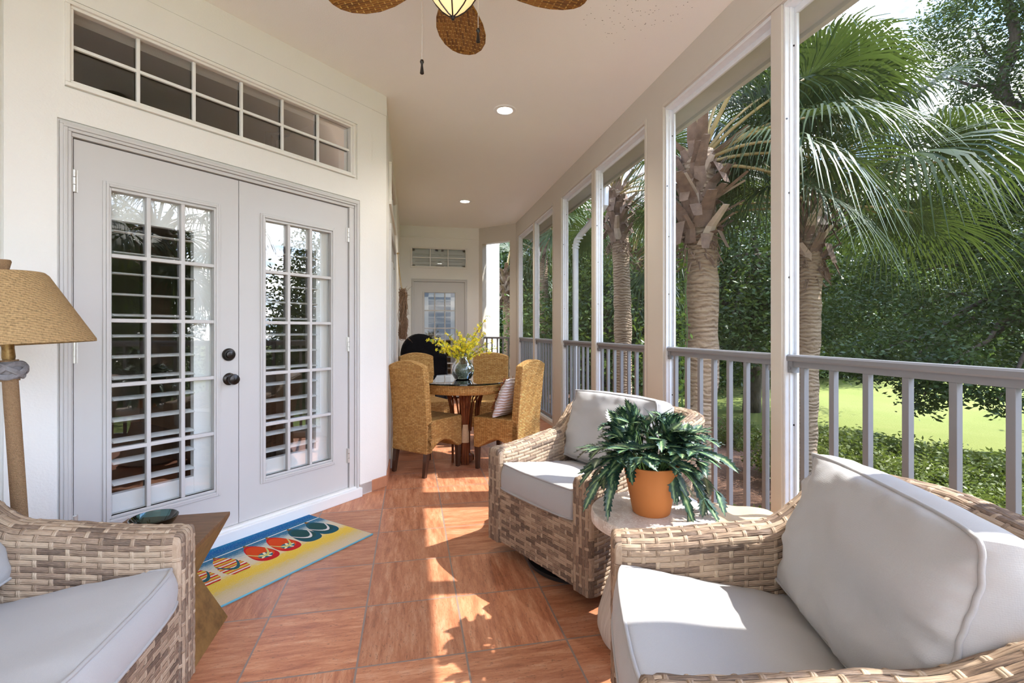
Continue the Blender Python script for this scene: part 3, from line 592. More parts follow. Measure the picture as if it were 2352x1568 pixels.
def wallsurf(s, c, z0=.07):
    yo = 0
    """c in [-1,1] runs up the inside, over the top and down the outside; returns points and v"""
    x, y, nx, ny = plan(s); y0_ = y-yo; k = sstep(y0_, .40, .80); top = .565+.050*sstep(y0_, 0, .50)+.148*sstep(y0_, .42, .70); wd = AW-.015*k
    r = .040; fl = wd-2*r; arc = PI/2*r; hs = top-r-z0; half = fl/2+arc+hs
    d = c*half; a = np.abs(d); sg = np.sign(d)
    n = np.where(a < fl/2, a, np.where(a < fl/2+arc, fl/2+r*np.sin(np.clip((a-fl/2)/r, 0, PI/2)), wd/2))
    z = np.where(a < fl/2, top, np.where(a < fl/2+arc, top-r+r*np.cos(np.clip((a-fl/2)/r, 0, PI/2)), top-r-(a-fl/2-arc)))
    n = n*sg; lean = .085*np.clip((z-.30)/.45, 0, 1)*sstep(y0_, .35, .75); n = n+lean
    return np.stack([x+nx*n, y+ny*n, z], -1), d
def grid_disp(P, U, Vv, amp=.0045):
    du = np.gradient(P, axis=0); dv = np.gradient(P, axis=1); N = np.cross(du, dv); N /= np.linalg.norm(N, axis=-1, keepdims=True)+1e-9
    return P, N, weave_h(U, Vv)*amp
def gridfaces(n, m, o=0):
    i, j = np.meshgrid(np.arange(n-1), np.arange(m-1), indexing='ij'); a = (i*m+j).ravel()+o
    return np.stack([a, a+m, a+m+1, a+1], -1)
def arm_cap(s_end, sgn):
    """rounded front end of an arm"""
    na, nc = 22, 150; c = np.linspace(-1, 1, nc); s = np.full(nc, s_end); P0, d = wallsurf(s, c)
    cen = P0[[0, -1]].mean(0); x0 = cen[0]; top = P0[:, 2].max(); out = []; uv = []
    for k in range(na):
        a = 1-math.cos(k/(na-1)*PI/2) if False else k/(na-1); r = .024
        ins = a*.0575; yy = -r*math.sqrt(max(0, 1-(1-min(ins/r, 1))**2))
        f = 1-ins/.0575; z = np.minimum(P0[:, 2], top-ins) ; p = np.stack([x0+(P0[:, 0]-x0)*f, np.full(nc, yy)+P0[:, 1], z], -1); out.append(p)
        uv.append(np.stack([z, (P0[:, 0]-x0)*f+.5*HR*3], -1))
    return np.array(out), np.array(uv)
def wall_part(name, sa, sb, parent, caps=()):
    ns_ = max(4, int((sb-sa)/.0037)); nc = 300; s = np.linspace(sa, sb, ns_); c = np.linspace(-1, 1, nc)
    Sg, Cg = np.meshgrid(s, c, indexing='ij'); P, D = wallsurf(Sg.ravel(), Cg.ravel()); P = P.reshape(ns_, nc, 3); D = D.reshape(ns_, nc)
    P, N, h = grid_disp(P, Sg, D); 
    x, y, nx, ny = plan(s); outw = np.stack([nx, ny, 0*nx], -1)[:, None, :]
    sgn = np.sign((N[:, -3, :]*outw[:, 0, :]).sum(-1).mean()); fd = np.ones(ns_)
    for se in caps: fd = fd*sstep(np.abs(s-se), 0, .009)
    P = P+N*(h*sgn*fd[:, None])[..., None]
    vs = [P.reshape(-1, 3)]; uvs = [np.stack([Sg, D], -1).reshape(-1, 2)]; fs = [gridfaces(ns_, nc)]; o = ns_*nc
    for se in caps:
        Q, uq = arm_cap(se, 1); Pq, Nq, hq = grid_disp(Q, uq[..., 0], uq[..., 1], .004); sg = -np.sign(Nq[5:, :, 1].mean()); e = sstep(np.arange(22)/21, 0, .15)[:, None]
        Q = Q+Nq*(hq*sg*e)[..., None]; Q[0] = Pq[0]; vs.append(Q.reshape(-1, 3)); uvs.append(uq.reshape(-1, 2)); fs.append(gridfaces(22, Q.shape[1], o)); o += 22*Q.shape[1]
    return npmesh(name, np.concatenate(vs), np.concatenate(fs), M['wicker'], parent, np.concatenate(uvs), smooth=True)
def cushion(w, d, h, puff, n=44, seed=0, wr=.004, corner=.05, ear=0.0, belly=0.0):
    """boxed cushion centred on the origin: (vertices, faces) and the two piping loops"""
    vs = []; g = np.linspace(-1, 1, n); X, Y = np.meshgrid(g, g, indexing='ij')
    rr = np.clip((np.abs(X)**8+np.abs(Y)**8), 0, 2); k = 1-(corner*np.clip(np.abs(X*Y), 0, 1)**4)
    px = X*w/2*k*(1+.015*(1-Y**2)); py = Y*d/2*k*(1+.015*(1-X**2))
    fz = h/2+puff*((1-np.abs(X)**3.2)*(1-np.abs(Y)**3.2))**.6+ear*np.abs(X*Y)**6
    def nz(x, y, q):
        ed = max(abs(x), abs(y)); return wr*(mnoise.noise(Vector((x*2.1+seed, y*2.1, q)))*1.4+mnoise.noise(Vector((x*6+seed, y*6, q+4)))*.5*ed**3+1.3*ed**6*mnoise.noise(Vector((math.atan2(y, x)*7, seed, q))))
    mb = MB(); T = [[V(px[i,j], py[i,j], fz[i,j]+nz(X[i,j], Y[i,j], 0)*(1 if 0 < i < n-1 and 0 < j < n-1 else .3)) for j in range(n)] for i in range(n)]
    B = [[V(px[i,j], py[i,j], -fz[i,j]) for j in range(n)] for i in range(n)]
    mb.grid(T); mb.grid([r[::-1] for r in B])
    ring = [(i, 0) for i in range(n)]+[(n-1, j) for j in range(1, n)]+[(i, n-1) for i in range(n-2, -1, -1)]+[(0, j) for j in range(n-2, 0, -1)]
    tl = [T[i][j] for i, j in ring]; bl = [B[i][j] for i, j in ring]; rows = []
    for q in range(7):
        f = q/6; row = []
        for p, b in zip(tl, bl):
            c = b.lerp(p, f); o = Vector((c.x/w, c.y/d, 0)); o = o.normalized() if o.length > 0 else o
            bul = (.010+belly)*math.sin(PI*f)+.004*math.sin(PI*f)*mnoise.noise(c*18+Vector((seed, 0, 0))); row.append(c+o*bul)
        rows.append(row+[row[0]])
    mb.grid([list(r) for r in zip(*rows)])
    return mb, tl, bl
def add_cushion(name, par, mat4, w, d, h, puff, **k):
    mb, tl, bl = cushion(w, d, h, puff, **k); mb.v = [tuple(mat4 @ Vector(p)) for p in mb.v]
    o = mb.build(name, M['cushion'], par, weld=True, angle=60)
    pp = MB(); pp.M = mat4
    for lp in (tl, bl): pp.tube(lp, .0052, 8, close=True)
    pp.build('piping', M['piping'], o, angle=0)
    return o
def make_armchair(name, loc, rz, label, w=.78, yb=.79, cat='armchair', group='woven wicker armchairs with pale cushions', nc=1):
    set_width(w, yb); ih = w/2-AW; r = empty(name, loc, rz, label, cat, group)
    la = L1+.07
    wall_part('arm', 0, la, r, (0.0,)); wall_part('backrest', la, LT-la, r); wall_part('arm', LT-la, LT, r, (LT,))
    # front panel below the seat
    nu, nv = int(2*ih*350), 100; u = np.linspace(-ih-.005, ih+.005, nu); v = np.linspace(.07, .36, nv); U, Vv = np.meshgrid(u, v, indexing='ij')
    P = np.stack([U, np.full_like(U, -.004), Vv], -1); P[..., 1] += -.01+sstep(np.abs(Vv-.215), .135, .145)*.012; P[..., 1] -= weave_h(U, Vv)*.0045
    npmesh('front_panel', P.reshape(-1, 3), gridfaces(nu, nv)[:, ::-1], M['wicker'], r, np.stack([U, Vv], -1).reshape(-1, 2), smooth=True)
    MB().box((-ih,.0,.075),(ih,.72,.262)).build('seat_deck', M['dark_wood'], r, smooth=False)
    if nc == 1:
        mb = MB(); mb.lathe([(0,0),(.255,0),(.265,.008),(.265,.024),(.225,.032),(.215,.03),(.19,.028),(.06,.03),(.055,.075),(0,.075)], 48, (0,.285,0)); mb.build('swivel_base', M['black_metal'], r)
    else:
        for x in (-w/2+.07, w/2-.07):
            for y in (.07,.74): MB().cbox((x,y,.04),(.05,.05,.08)).build('foot', M['dark_wood'], r, bevel=.004)
    cw = 2*ih/nc
    for i in range(nc):
        x = -ih+cw*(i+.5)
        add_cushion('seat_cushion', r, Matrix.Translation((x,.30,.385 if nc == 1 else .368)) @ Matrix.Rotation(math.radians(-8), 4, 'X'), cw+.005, .66, .105+(.02 if nc == 1 else 0), .020, seed=1+i, wr=.004)
        add_cushion('back_cushion', r, Matrix.Translation((x,yb-(.222 if nc == 1 else .185),.634)) @ Matrix.Rotation(math.radians(-17), 4, 'X') @ Matrix.Rotation(PI/2, 4, 'X'), cw+.045, .39, .125, .060, seed=5+i, wr=.013, corner=.03, ear=.016, belly=.010)
    return r
AC = (.58,2.293)
ca = make_armchair('wicker_armchair', (.593,2.283,0), math.radians(-65.25), 'wicker armchair behind the round stone table, back to the screens, plant in front of it')
cb = copy_tree(ca); cb.location = (.535,1.105,0); cb.rotation_euler = (0,0,math.radians(-109)); cb['label'] = 'nearest wicker armchair at bottom right, big grey cushion turned side on'
cc = make_armchair('wicker_loveseat', (-.728,1.10,0), PI/2, 'wicker loveseat at bottom left in front of the rope lamp, cut by the frame', 1.40, .735, 'loveseat', None, 2)
# ---------------------------------------------------------------- round stone side table
TX, TY = .912, 1.725
r = empty('stone_side_table', (TX,TY,0), .4, 'round fossil stone side table between two wicker armchairs', 'side table')
MB().lathe([(0,.452),(.222,.452),(.231,.458),(.233,.472),(.231,.494),(.226,.5),(0,.5)], 72).build('tabletop', M['fossil_stone'], r)
pr = [(.0,0),(.170,0),(.196,.015),(.208,.05),(.205,.09),(.182,.17),(.150,.27),(.128,.35),(.120,.41),(.124,.452),(0,.452)]
MB().lathe(pr, 64).build('pedestal', M['fluted_stone'], r)
# ---------------------------------------------------------------- potted plant
PX, PY = .905, 1.715
r = empty('potted_fern', (PX,PY,.5), 0, 'leafy variegated fern in an orange terracotta pot on the round stone table', 'potted plant')
MB().lathe([(0,0),(.066,0),(.070,.004),(.104,.172),(.108,.180),(.108,.187),(.101,.187),(.097,.17),(.092,.155),(0,.155)], 48).build('pot', M['terracotta'], r)
MB().lathe([(0,.165),(.05,.163),(.095,.156)], 24, cap=False).build('soil', M['soil'], r)
rp = random.Random(21)
lv = MB(); stm = MB()
def bez(a, b, c, n): return [a*(1-t)**2+b*(2*t*(1-t))+c*t*t for t in [i/(n-1) for i in range(n)]]
def fern_leaf(mb, p, d, up, L, W):
    d = d.normalized(); side = d.cross(up); side = side.normalized() if side.length > .01 else d.orthogonal().normalized(); nn = side.cross(d).normalized()
    n = 13; rows = []; uvr = []; droop = rp.uniform(.0, .40); cup = rp.uniform(.05, .3)
    for i in range(n):
        t = i/(n-1); c = p+d*(L*t)-Vector((0,0,1))*(L*droop*t*t)
        wdt = W*(math.sin(PI*min(1, t*.92+.08))**.75)*(1.0 if i % 2 == 0 else .66)*(1-.25*t)
        if i == n-1: wdt = .001
        fw = d*(.012*(1 if i % 2 == 0 else -.3))
        rows.append([c-side*wdt+nn*(cup*wdt)+fw*.6, c-side*wdt*.5+nn*(cup*wdt*.35), c, c+side*wdt*.5+nn*(cup*wdt*.35), c+side*wdt+nn*(cup*wdt)+fw*.6]); uvr.append([(t,-1),(t,-.5),(t,0),(t,.5),(t,1)])
    mb.grid(rows, uvr)
for k in range(88):
    az = rp.uniform(0, 2*PI); fr_ = math.cos(az)*-.467+math.sin(az)*-.884
    el = rp.choice([rp.uniform(-.1,.4), rp.uniform(.3,1.0), rp.uniform(.5,1.1), rp.uniform(.8,1.45)]) if fr_ < .65 else rp.uniform(.5,1.35); ln = rp.uniform(.13,.215)*(1.0 if el > .2 else 1.05)
    o = Vector((math.cos(az)*.045, math.sin(az)*.045, .16)); hd = Vector((math.cos(az), math.sin(az), 0))
    tip = o+hd*(ln*math.cos(el))+Vector((0,0,ln*math.sin(el)-(0.05 if el < .2 else 0))); mid = o+hd*(ln*.35*math.cos(el))+Vector((0,0,ln*.75*max(.45, math.sin(el))+.03))
    pa = bez(o, mid, tip, 7); stm.tube(pa, [.0022]*5+[.0016,.0012], 5)
    for q in range(rp.choice([5,6,6,7])):
        i = rp.choice([3,4,5,6,6]); p = pa[i]; t = (pa[i]-pa[i-1]).normalized(); a2 = rp.uniform(-1.4,1.4) if i == 6 else rp.choice([-1,1])*rp.uniform(.7,1.5)
        dd = Matrix.Rotation(a2, 3, Vector((0,0,1))) @ t; dd.z += rp.uniform(-.25,.25)
        fern_leaf(lv, p, dd, Vector((0,0,1))+hd*.2, rp.uniform(.055,.095), rp.uniform(.021,.033))
# two trailing fronds over the rim
cr_ = Vector((math.cos(math.radians(-11.75)), math.sin(math.radians(-11.75)), 0)); toc = Vector((-PX,-PY,0)).normalized()
for sx, fz, ez in ((-.20,.05,.13),(-.16,.07,.10),(.135,.10,.03),(.18,.03,.10),(.25,.01,.22),(-.22,.0,.17)):
    o = Vector((0,0,.165)); tip = cr_*sx+toc*fz+Vector((0,0,ez)); mid = (cr_*sx+toc*fz)*.55+Vector((0,0,.26)); pa = bez(o, mid, tip, 9); stm.tube(pa, .002, 5)
    for q in range(6):
        i = 4+q % 5; t = (pa[i]-pa[i-1]).normalized(); dd = Matrix.Rotation(rp.uniform(-1.2,1.2), 3, Vector((0,0,1))) @ t; dd.z += rp.uniform(-.3,.15)
        fern_leaf(lv, pa[i], dd, Vector((0,0,1))+toc*.7, rp.uniform(.08,.11), rp.uniform(.019,.026))
lv.build('foliage', M['fern_leaf'], r, angle=0); stm.build('stems', M['stem'], r)
# ---------------------------------------------------------------- burlap pouf behind the table
mb = MB(); rows = []
for i in range(26):
    row = []
    for k in range(64):
        q = 2*PI*k/64; f = i/25
        if f < .45: rad = f/.45*.19; z = .418-.012*(f/.45)**4
        else: g = (f-.45)/.55; rad = .19+.018*math.sin(PI*min(1, g*1.02))**.5; z = .406-.406*g
        nzv = mnoise.noise(Vector((math.cos(q)*rad*9, math.sin(q)*rad*9, z*5))); rad2 = rad+.010*nzv*(f > .3)+.004*math.sin(q*23)*(f > .5); row.append(Vector((rad2*math.cos(q), rad2*math.sin(q), max(0, z+.010*nzv*(f < .6)))))
    rows.append(row+[row[0]])
mb.grid(rows); o = mb.build('burlap_pouf', M['burlap'], None, weld=True, angle=0, loc=(1.345,1.79,0)); tag(o, 'tan burlap-covered pouf behind the stone table, against the railing', 'pouf')
# ---------------------------------------------------------------- hourglass table on the left
r = empty('hourglass_table', (-.935,2.045,0), 0, 'dark wooden hourglass side table beside the doormat, teal bowl on top', 'side table')
hw = .188
mb = MB(); mb.box((-hw,-hw,.424),(hw,hw,.438)); mb.build('tabletop', M['worn_wood'], r, smooth=False, bevel=.002)
def frus(a, za, b, zb): return MB().add([(-a,-a,za),(a,-a,za),(a,a,za),(-a,a,za),(-b,-b,zb),(b,-b,zb),(b,b,zb),(-b,b,zb)], [(0,3,2,1),(4,5,6,7),(0,1,5,4),(1,2,6,5),(2,3,7,6),(3,0,4,7)])
frus(.098,.232,hw,.424).build('upper_pyramid', M['bronze_wood'], r, smooth=False, bevel=.002); frus(hw-.006,0,.098,.232).build('lower_pyramid', M['bronze_wood'], r, smooth=False, bevel=.002)
mb = MB(); mb.lathe([(0,.0),(.040,.0),(.055,.008),(.074,.034),(.080,.048),(.077,.050),(.070,.036),(.050,.012),(0,.008)], 40)
o = mb.build('glass_bowl', M['bowl_glass'], None, loc=(-.965,2.09,.438)); tag(o, 'shallow teal glass bowl on the hourglass side table', 'bowl')
# ---------------------------------------------------------------- rope floor lamp
r = empty('floor_lamp', (-1.284,1.970,0), 0, 'rope-wrapped floor lamp with woven conical shade at the left edge', 'floor lamp')
tl = Matrix.Rotation(math.radians(-1.6), 4, 'Y'); r.rotation_euler = (0, math.radians(-3.4), 0)
MB().lathe([(0,0),(.15,0),(.155,.01),(.15,.03),(.09,.045),(.05,.06),(0,.06)], 40).build('base', M['rope_pole'], r)
MB().lathe([(.021,.05),(.021,.62),(.0205,1.03)], 40).build('pole', M['rope_pole'], r)
MB().lathe([(.0,1.028),(.0245,1.028),(.0252,1.034),(.0245,1.044),(.0,1.044)], 36).build('collar', M['rope_pole'], r)
MB().lathe([(.0,1.083),(.0245,1.083),(.0252,1.09),(.0245,1.100),(0,1.100)], 36).build('collar', M['rope_pole'], r)
mb = MB()
for st in range(3):
    for off in (-1.1, 0, 1.1):
        pa = []; N = 150
        for k in range(N):
            q = 2*PI*k/N*3; la = math.sin(q*4/3+st*2*PI/3)*.60; rad = .041*math.cos(la*.9)+.0035*math.cos(q*8/3+st*4*PI/3); pa.append(Vector((rad*math.cos(q), rad*math.sin(q), 1.0635+.032*math.sin(la)*1.25+off*.0042)))
        mb.tube(pa, .0048, 6, close=True)
mb.lathe([(0,1.03),(.027,1.034),(.037,1.064),(.027,1.094),(0,1.10)], 24); mb.build('knot', M['knot_grey'], r)
MB().lathe([(.016,1.10),(.0175,1.11),(.016,1.14),(.018,1.165),(.02,1.17),(.0,1.17)], 24).build('neck', M['lamp_neck'], r)
MB().lathe([(.232,1.150),(.232,1.160),(.116,1.388),(.106,1.398),(.030,1.403),(.030,1.398),(.104,1.392),(.112,1.384),(.227,1.158),(.232,1.150)], 72, cap=False).build('lamp_shade', M['rope_shade'], r)
MB().lathe([(0,1.40),(.016,1.40),(.017,1.41),(.024,1.436),(.022,1.442),(0,1.443)], 20).build('finial', M['rope_pole'], r)
MB().lathe([(0,1.17),(.008,1.17),(.008,1.40),(0,1.40)], 12).build('stem', M['lamp_neck'], r)
# ---------------------------------------------------------------- doormat with sandals
RA = math.radians(47.6); RW, RD = .905, .628
def rug_mat():
    s = S('doormat'); u, v, _ = s.xyz(s.uv())     # u 0..1 along the mat from its near left, v 0 front .. 1 back
    p = s.comb(s.m('MULTIPLY', u, RW), s.m('MULTIPLY', v, RD), 0.0); nz = s.noise(s.sc(p, (30,140,1)), 1.0, 5, .75); nb = s.noise(s.sc(p, (5,9,1)), 1.0, 4, .7); nf = s.noise(p, 220, 2)
    vv = s.m('ADD', v, s.m('MULTIPLY', s.m('SUBTRACT', nz, .5), .30)); vv = s.m('ADD', vv, s.m('MULTIPLY', s.m('SUBTRACT', nb, .5), .10))
    sand = s.ramp(vv, [(.06,(.62,.49,.33)), (.17,(.60,.46,.22)), (.24,(.72,.48,.06)), (.34,(.74,.50,.07)), (.40,(.66,.54,.36)), (.56,(.66,.56,.42)), (.63,(.42,.47,.46)), (.70,(.045,.16,.26)), (.78,(.03,.15,.27)), (.86,(.008,.10,.30)), (1.0,(.02,.20,.34))])
    c = s.mix(s.m('MULTIPLY', s.m('GREATER_THAN', nf, .62), .18), sand, (.85,.8,.7))
    ln = s.m('LESS_THAN', s.m('ABSOLUTE', s.m('SUBTRACT', v, .765)), .006); c = s.mix(ln, c, (.80,.80,.76))
    X = s.m('MULTIPLY', u, RW); Y = s.m('MULTIPLY', v, RD)
    def ell(cx, cy, rx, ry, q=2.0):
        rx = s.m('MULTIPLY_ADD', s.m('SUBTRACT', Y, cy), -.30*rx/ry, rx)
        a = s.m('POWER', s.m('ABSOLUTE', s.m('DIVIDE', s.m('SUBTRACT', X, cx), rx)), q); b = s.m('POWER', s.m('ABSOLUTE', s.m('DIVIDE', s.m('SUBTRACT', Y, cy), ry)), q); return s.m('ADD', a, b)
    def strap(cx, cy, w, ln_, th):      # V shaped strap opening to the heel: |y - (cy - k|x|^2)|
        dx = s.m('DIVIDE', s.m('SUBTRACT', X, cx), w); yy = s.m('ADD', cy, s.m('MULTIPLY', s.m('MULTIPLY', dx, dx), ln_))
        d = s.m('ABSOLUTE', s.m('SUBTRACT', s.m('ADD', Y, s.m('MULTIPLY', s.m('SUBTRACT', nf, .5), .006)), yy)); return s.m('MULTIPLY', s.m('LESS_THAN', d, th), s.m('LESS_THAN', s.m('ABSOLUTE', dx), 1.0))
    cxs = [.120,.265,.425,.555,.690,.810]
    for i, cx in enumerate(cxs):
        cy = .335; k = i//2
        e1 = s.m('LESS_THAN', ell(cx, cy, .058, .126, 2.3), 1.0); wedge = s.m('LESS_THAN', ell(cx, cy+.130, .012, .022), 1.0); c = s.mix(wedge, c, (.22,.11,.03))
        if k == 2: sole = s.mix(s.m('LESS_THAN', ell(cx, cy+.01, .048, .09, 2.3), 1.0), (.018,.085,.12), (.024,.075,.075)); st = (.68,.64,.62)
        elif k == 1: sole = s.mix(s.m('LESS_THAN', ell(cx, cy+.012, .052, .095, 2.3), 1.0), (.50,.018,.022), (.62,.065,.014)); st = (.55,.50,.16)
        else:
            f = s.m('FRACT', s.m('ADD', s.m('MULTIPLY', Y, 18.0), s.m('MULTIPLY', s.m('SUBTRACT', nb, .5), .5))); sole = s.ramp(f, [(0,(.52,.02,.02)), (.26,(.72,.66,.56)), (.5,(.60,.13,.03)), (.74,(.62,.50,.07))], 'CONSTANT'); st = (.025,.10,.12)
        c = s.mix(e1, c, sole)
        if k == 1:
            an = s.m('ARCTAN2', s.m('SUBTRACT', Y, cy-.050), s.m('SUBTRACT', X, cx)); rd = s.m('SQRT', s.m('ADD', s.m('POWER', s.m('ABSOLUTE', s.m('SUBTRACT', X, cx)), 2.0), s.m('POWER', s.m('ABSOLUTE', s.m('SUBTRACT', Y, cy-.050)), 2.0)))
            c = s.mix(s.m('LESS_THAN', rd, .036), c, (.03,.13,.18)); c = s.mix(s.m('LESS_THAN', rd, s.m('MULTIPLY_ADD', s.m('COSINE', s.m('MULTIPLY', an, 5.0)), .017, .022)), c, (.72,.66,.42))
        c = s.mix(strap(cx, cy-.055, .052, .085, .011 if k else .014), c, st)
    s.bump(s.noise(p, 500, 3), .5, .002); M['doormat'] = s.set(c, .95, spec=.1)
rug_mat(); plain('mat_edge', (.13,.36,.45), .85)
c0 = Vector((-.225-.674*RW, 2.94-.738*RW, 0)); r = empty('doormat', (c0.x, c0.y, 0), RA, 'beach doormat printed with three pairs of colourful sandals in front of the grey doors', 'doormat')
n = 24; rows = []; uvr = []
for i in range(n+1):
    rows.append([]); uvr.append([])
    for j in range(17): a, b = i/n, j/16; rows[-1].append(Vector((a*RW, b*RD, .0075))); uvr[-1].append((a, b))
mb = MB(); mb.grid(rows, uvr); mb.build('printed_top', M['doormat'], r, angle=0)
MB().box((-.002,-.002,0),(RW+.002,RD+.002,.007)).build('backing', M['mat_edge'], r, smooth=False)
mb = MB(); mb.tube([(0,-.002,.006),(RW,-.002,.006)], .004, 8); mb.build('binding', M['mat_edge'], r)
# ---------------------------------------------------------------- ceiling fan
FX, FY = .155, 1.857
r = empty('ceiling_fan', (FX,FY,H), 0, 'ceiling fan with woven palm-leaf blades and amber bowl light', 'ceiling fan')
MB().lathe([(0,0),(.075,0),(.07,-.03),(.02,-.06),(.0,-.06)], 32).build('canopy', M['bronze'], r)
MB().lathe([(.012,-.05),(.012,-.26)], 16).build('downrod', M['bronze'], r)
MB().lathe([(0,-.24),(.06,-.25),(.11,-.29),(.12,-.34),(.10,-.40),(.06,-.42),(0,-.42)], 36).build('motor_housing', M['bronze'], r)
A0 = math.radians(79.5)
outl = [(.0,.030),(.05,.045),(.13,.075),(.22,.100),(.30,.110),(.37,.105),(.43,.086),(.47,.058),(.488,.028),(.492,0)]
for k in range(5):
    b = A0+k*2*PI/5; Mt = Matrix.Rotation(b, 4, 'Z') @ Matrix.Translation((.105,0,-.415)) @ Matrix.Rotation(math.radians(9), 4, 'X') @ Matrix.Diagonal((.93,1.0,1,1))
    poly = outl+[(x, -y) for x, y in outl[-2::-1]]
    mb = MB(); m = 9; rows = []
    for x, y in [(outl[i][0]*(1-t)+outl[i+1][0]*t, outl[i][1]*(1-t)+outl[i+1][1]*t) for i in range(len(outl)-1) for t in (0,.5)]+[(.492,.002)]:
        rows.append([Vector((x, y*(2*j/(m-1)-1), .010*(1-(2*j/(m-1)-1)**2))) for j in range(m)])
    mb.grid(rows); mb.grid([[p-Vector((0,0,.010)) for p in q][::-1] for q in rows])
    mb.v = [tuple(p) for p in mb.v]; bl = mb.build('blade', M['fan_weave'], r, angle=0); bl.matrix_local = Mt
    ed = MB(); ed.tube([(x, y, -.003) for x, y in poly], .006, 6); ed.build('rim', M['fan_weave'], bl)
    ir = MB(); ir.tube([(-.09,0,.0),(-.04,0,-.012),(.06,0,-.012)], .010, 8); ir.build('blade_iron', M['bronze'], bl)
bw = MB(); bw.lathe([(0,-.60),(.018,-.592),(.048,-.566),(.076,-.532),(.098,-.495),(.106,-.465)], 48, cap=False); lb = bw.build('light_bowl', M['fan_light'], r)
mb = MB()
for k in range(6):
    q = A0+.02+k*PI/3; mb.tube([(rr*1.015*math.cos(q), rr*1.015*math.sin(q), z-.002) for rr, z in [(0,-.60),(.018,-.592),(.048,-.566),(.076,-.532),(.098,-.495),(.106,-.465)]], .0028, 6)
mb.lathe([(.105,-.47),(.112,-.475),(.112,-.46),(.105,-.455)], 40); mb.lathe([(0,-.615),(.006,-.612),(.008,-.60),(0,-.598)], 12); mb.build('bowl_frame', M['bronze'], r)
for dx, dy, zz in ((-.115,.06,-.745),(.10,.02,-.62)):
    mb = MB(); mb.tube([(dx,dy,-.42),(dx,dy,zz)], .0013, 5); ch = mb.build('pull_chain', M['brass_steel'], r)
    MB().lathe([(0,0),(.006,-.002),(.008,-.010),(.005,-.016),(.004,-.022),(.008,-.054),(.006,-.056),(0,-.056)], 14, (dx,dy,zz)).build('pull', M['bronze'], ch)

# ================================================================ DINING END
def dining_chair(loc, rz, label):
    r = empty('dining_chair', loc, rz, label, 'chair', 'woven seagrass dining chairs')
    w = .20; n = 10
    # seat block with arched skirts (side profile y,z extruded across)
    prof = [(.012,.455),(.40,.455),(.44,.43),(.45,.19),(.405,.19)]+[(.405-.345*t, .19+.085*math.sin(PI*t)) for t in [i/n for i in range(1, n)]]+[(.05,.19),(.0,.19),(.0,.445)]
    MB().prism(prof, -w, w, 'x').build('seat', M['seagrass'], r, bevel=.008, seg=2, angle=30)
    # back: outline x,z with arched top, leaning
    m = 14; pts = []
    for i in range(m+1): t = -1+2*i/m; pts.append((t*w, .905+.045*(1-t*t)))
    def yo(z): return .378+.052*max(0, (z-.42)/.53)**1.15
    zs = [.19,.30,.42,.52,.62,.72,.82]
    rows = []
    for z in zs: rows.append([Vector((-w+2*w*i/m, 0, z)) for i in range(m+1)])
    rows.append([Vector((x, 0, z)) for x, z in pts])
    mb = MB(); th = .068
    F = [[Vector((p.x, yo(p.z)+.010*(p.x/w)**2*0, p.z)) for p in rw] for rw in rows]; Bk = [[Vector((p.x, yo(p.z)+th, p.z)) for p in rw] for rw in rows]
    mb.grid(F); mb.grid([q[::-1] for q in Bk])
    for a in (0, m): mb.grid([[F[i][a] for i in range(len(F))], [Bk[i][a] for i in range(len(F))]])
    for a in (0, len(F)-1): mb.grid([F[a], Bk[a]])
    mb.build('backrest', M['seagrass'], r, weld=True, bevel=.010, seg=3, angle=35)
    for sx in (-1, 1):
        for y0, lean in ((.028, -.0), (.418, .03)):
            mb = MB(); a, b, cx = .021, .015, sx*(w-.024)
            mb.add([(cx-a,y0-a,.21),(cx+a,y0-a,.21),(cx+a,y0+a,.21),(cx-a,y0+a,.21),(cx-b,y0-b+lean,0),(cx+b,y0-b+lean,0),(cx+b,y0+b+lean,0),(cx-b,y0+b+lean,0)], [(0,1,2,3),(7,6,5,4),(0,4,5,1),(1,5,6,2),(2,6,7,3),(3,7,4,0)])
            mb.build('leg', M['dark_wood'], r, smooth=False, bevel=.002)
    return r
d1 = dining_chair((.298,4.425,0), math.radians(134.6), 'woven dining chair against the left wall, its back turned to the camera')
for loc, rz, lb in (((.660,4.318,0), -132.2, 'woven dining chair right of the table, ruffled pillow on its seat'), ((.712,4.985,0), -21.7, 'woven dining chair behind the table on the right, its front facing the camera'), ((.235,5.09,0), 24.0, 'woven dining chair behind the table on the left, only its top showing')):
    c = copy_tree(d1); c.location = loc; c.rotation_euler = (0, 0, math.radians(rz)); c['label'] = lb
# pillow
MT = Matrix.Translation((.660,4.318,0)) @ Matrix.Rotation(math.radians(-132.2), 4, 'Z') @ Matrix.Translation((.02,.275,.625)) @ Matrix.Rotation(math.radians(-24), 4, 'X') @ Matrix.Rotation(PI/2, 4, 'X')
mb, tl_, bl_ = cushion(.36, .34, .03, .045, n=40, seed=11, wr=.010, corner=0)
r = empty('throw_pillow', MT.translation, 0, 'white ruffled throw pillow with rust fringe on the right-hand dining chair', 'pillow')
loc0 = Matrix.Translation(-MT.translation) @ MT
mb.v = [tuple(loc0 @ Vector(p)) for p in mb.v]; o = mb.build('pillow_body', M['pillow_white'], r, weld=True, angle=0)
fr = MB(); rf = random.Random(3)
for k in range(190):
    f = k/190; lp = tl_; p = lp[int(f*len(lp))]; t = rf.uniform(.1,.45); q = p*(1-t)+Vector((0,0,p.z*t)); a = rf.uniform(0, 6.28); L = rf.uniform(.02,.045)
    pts = [loc0 @ Vector((q.x, q.y, .035+.045*t)), loc0 @ Vector((q.x+L*.6*math.cos(a), q.y+L*.6*math.sin(a), .052+.05*t)), loc0 @ Vector((q.x+L*math.cos(a), q.y+L*math.sin(a), .046+.04*t))]; fr.tube(pts, [.004,.003,.001], 5)
fr.build('fringe', M['rust_trim'], r)
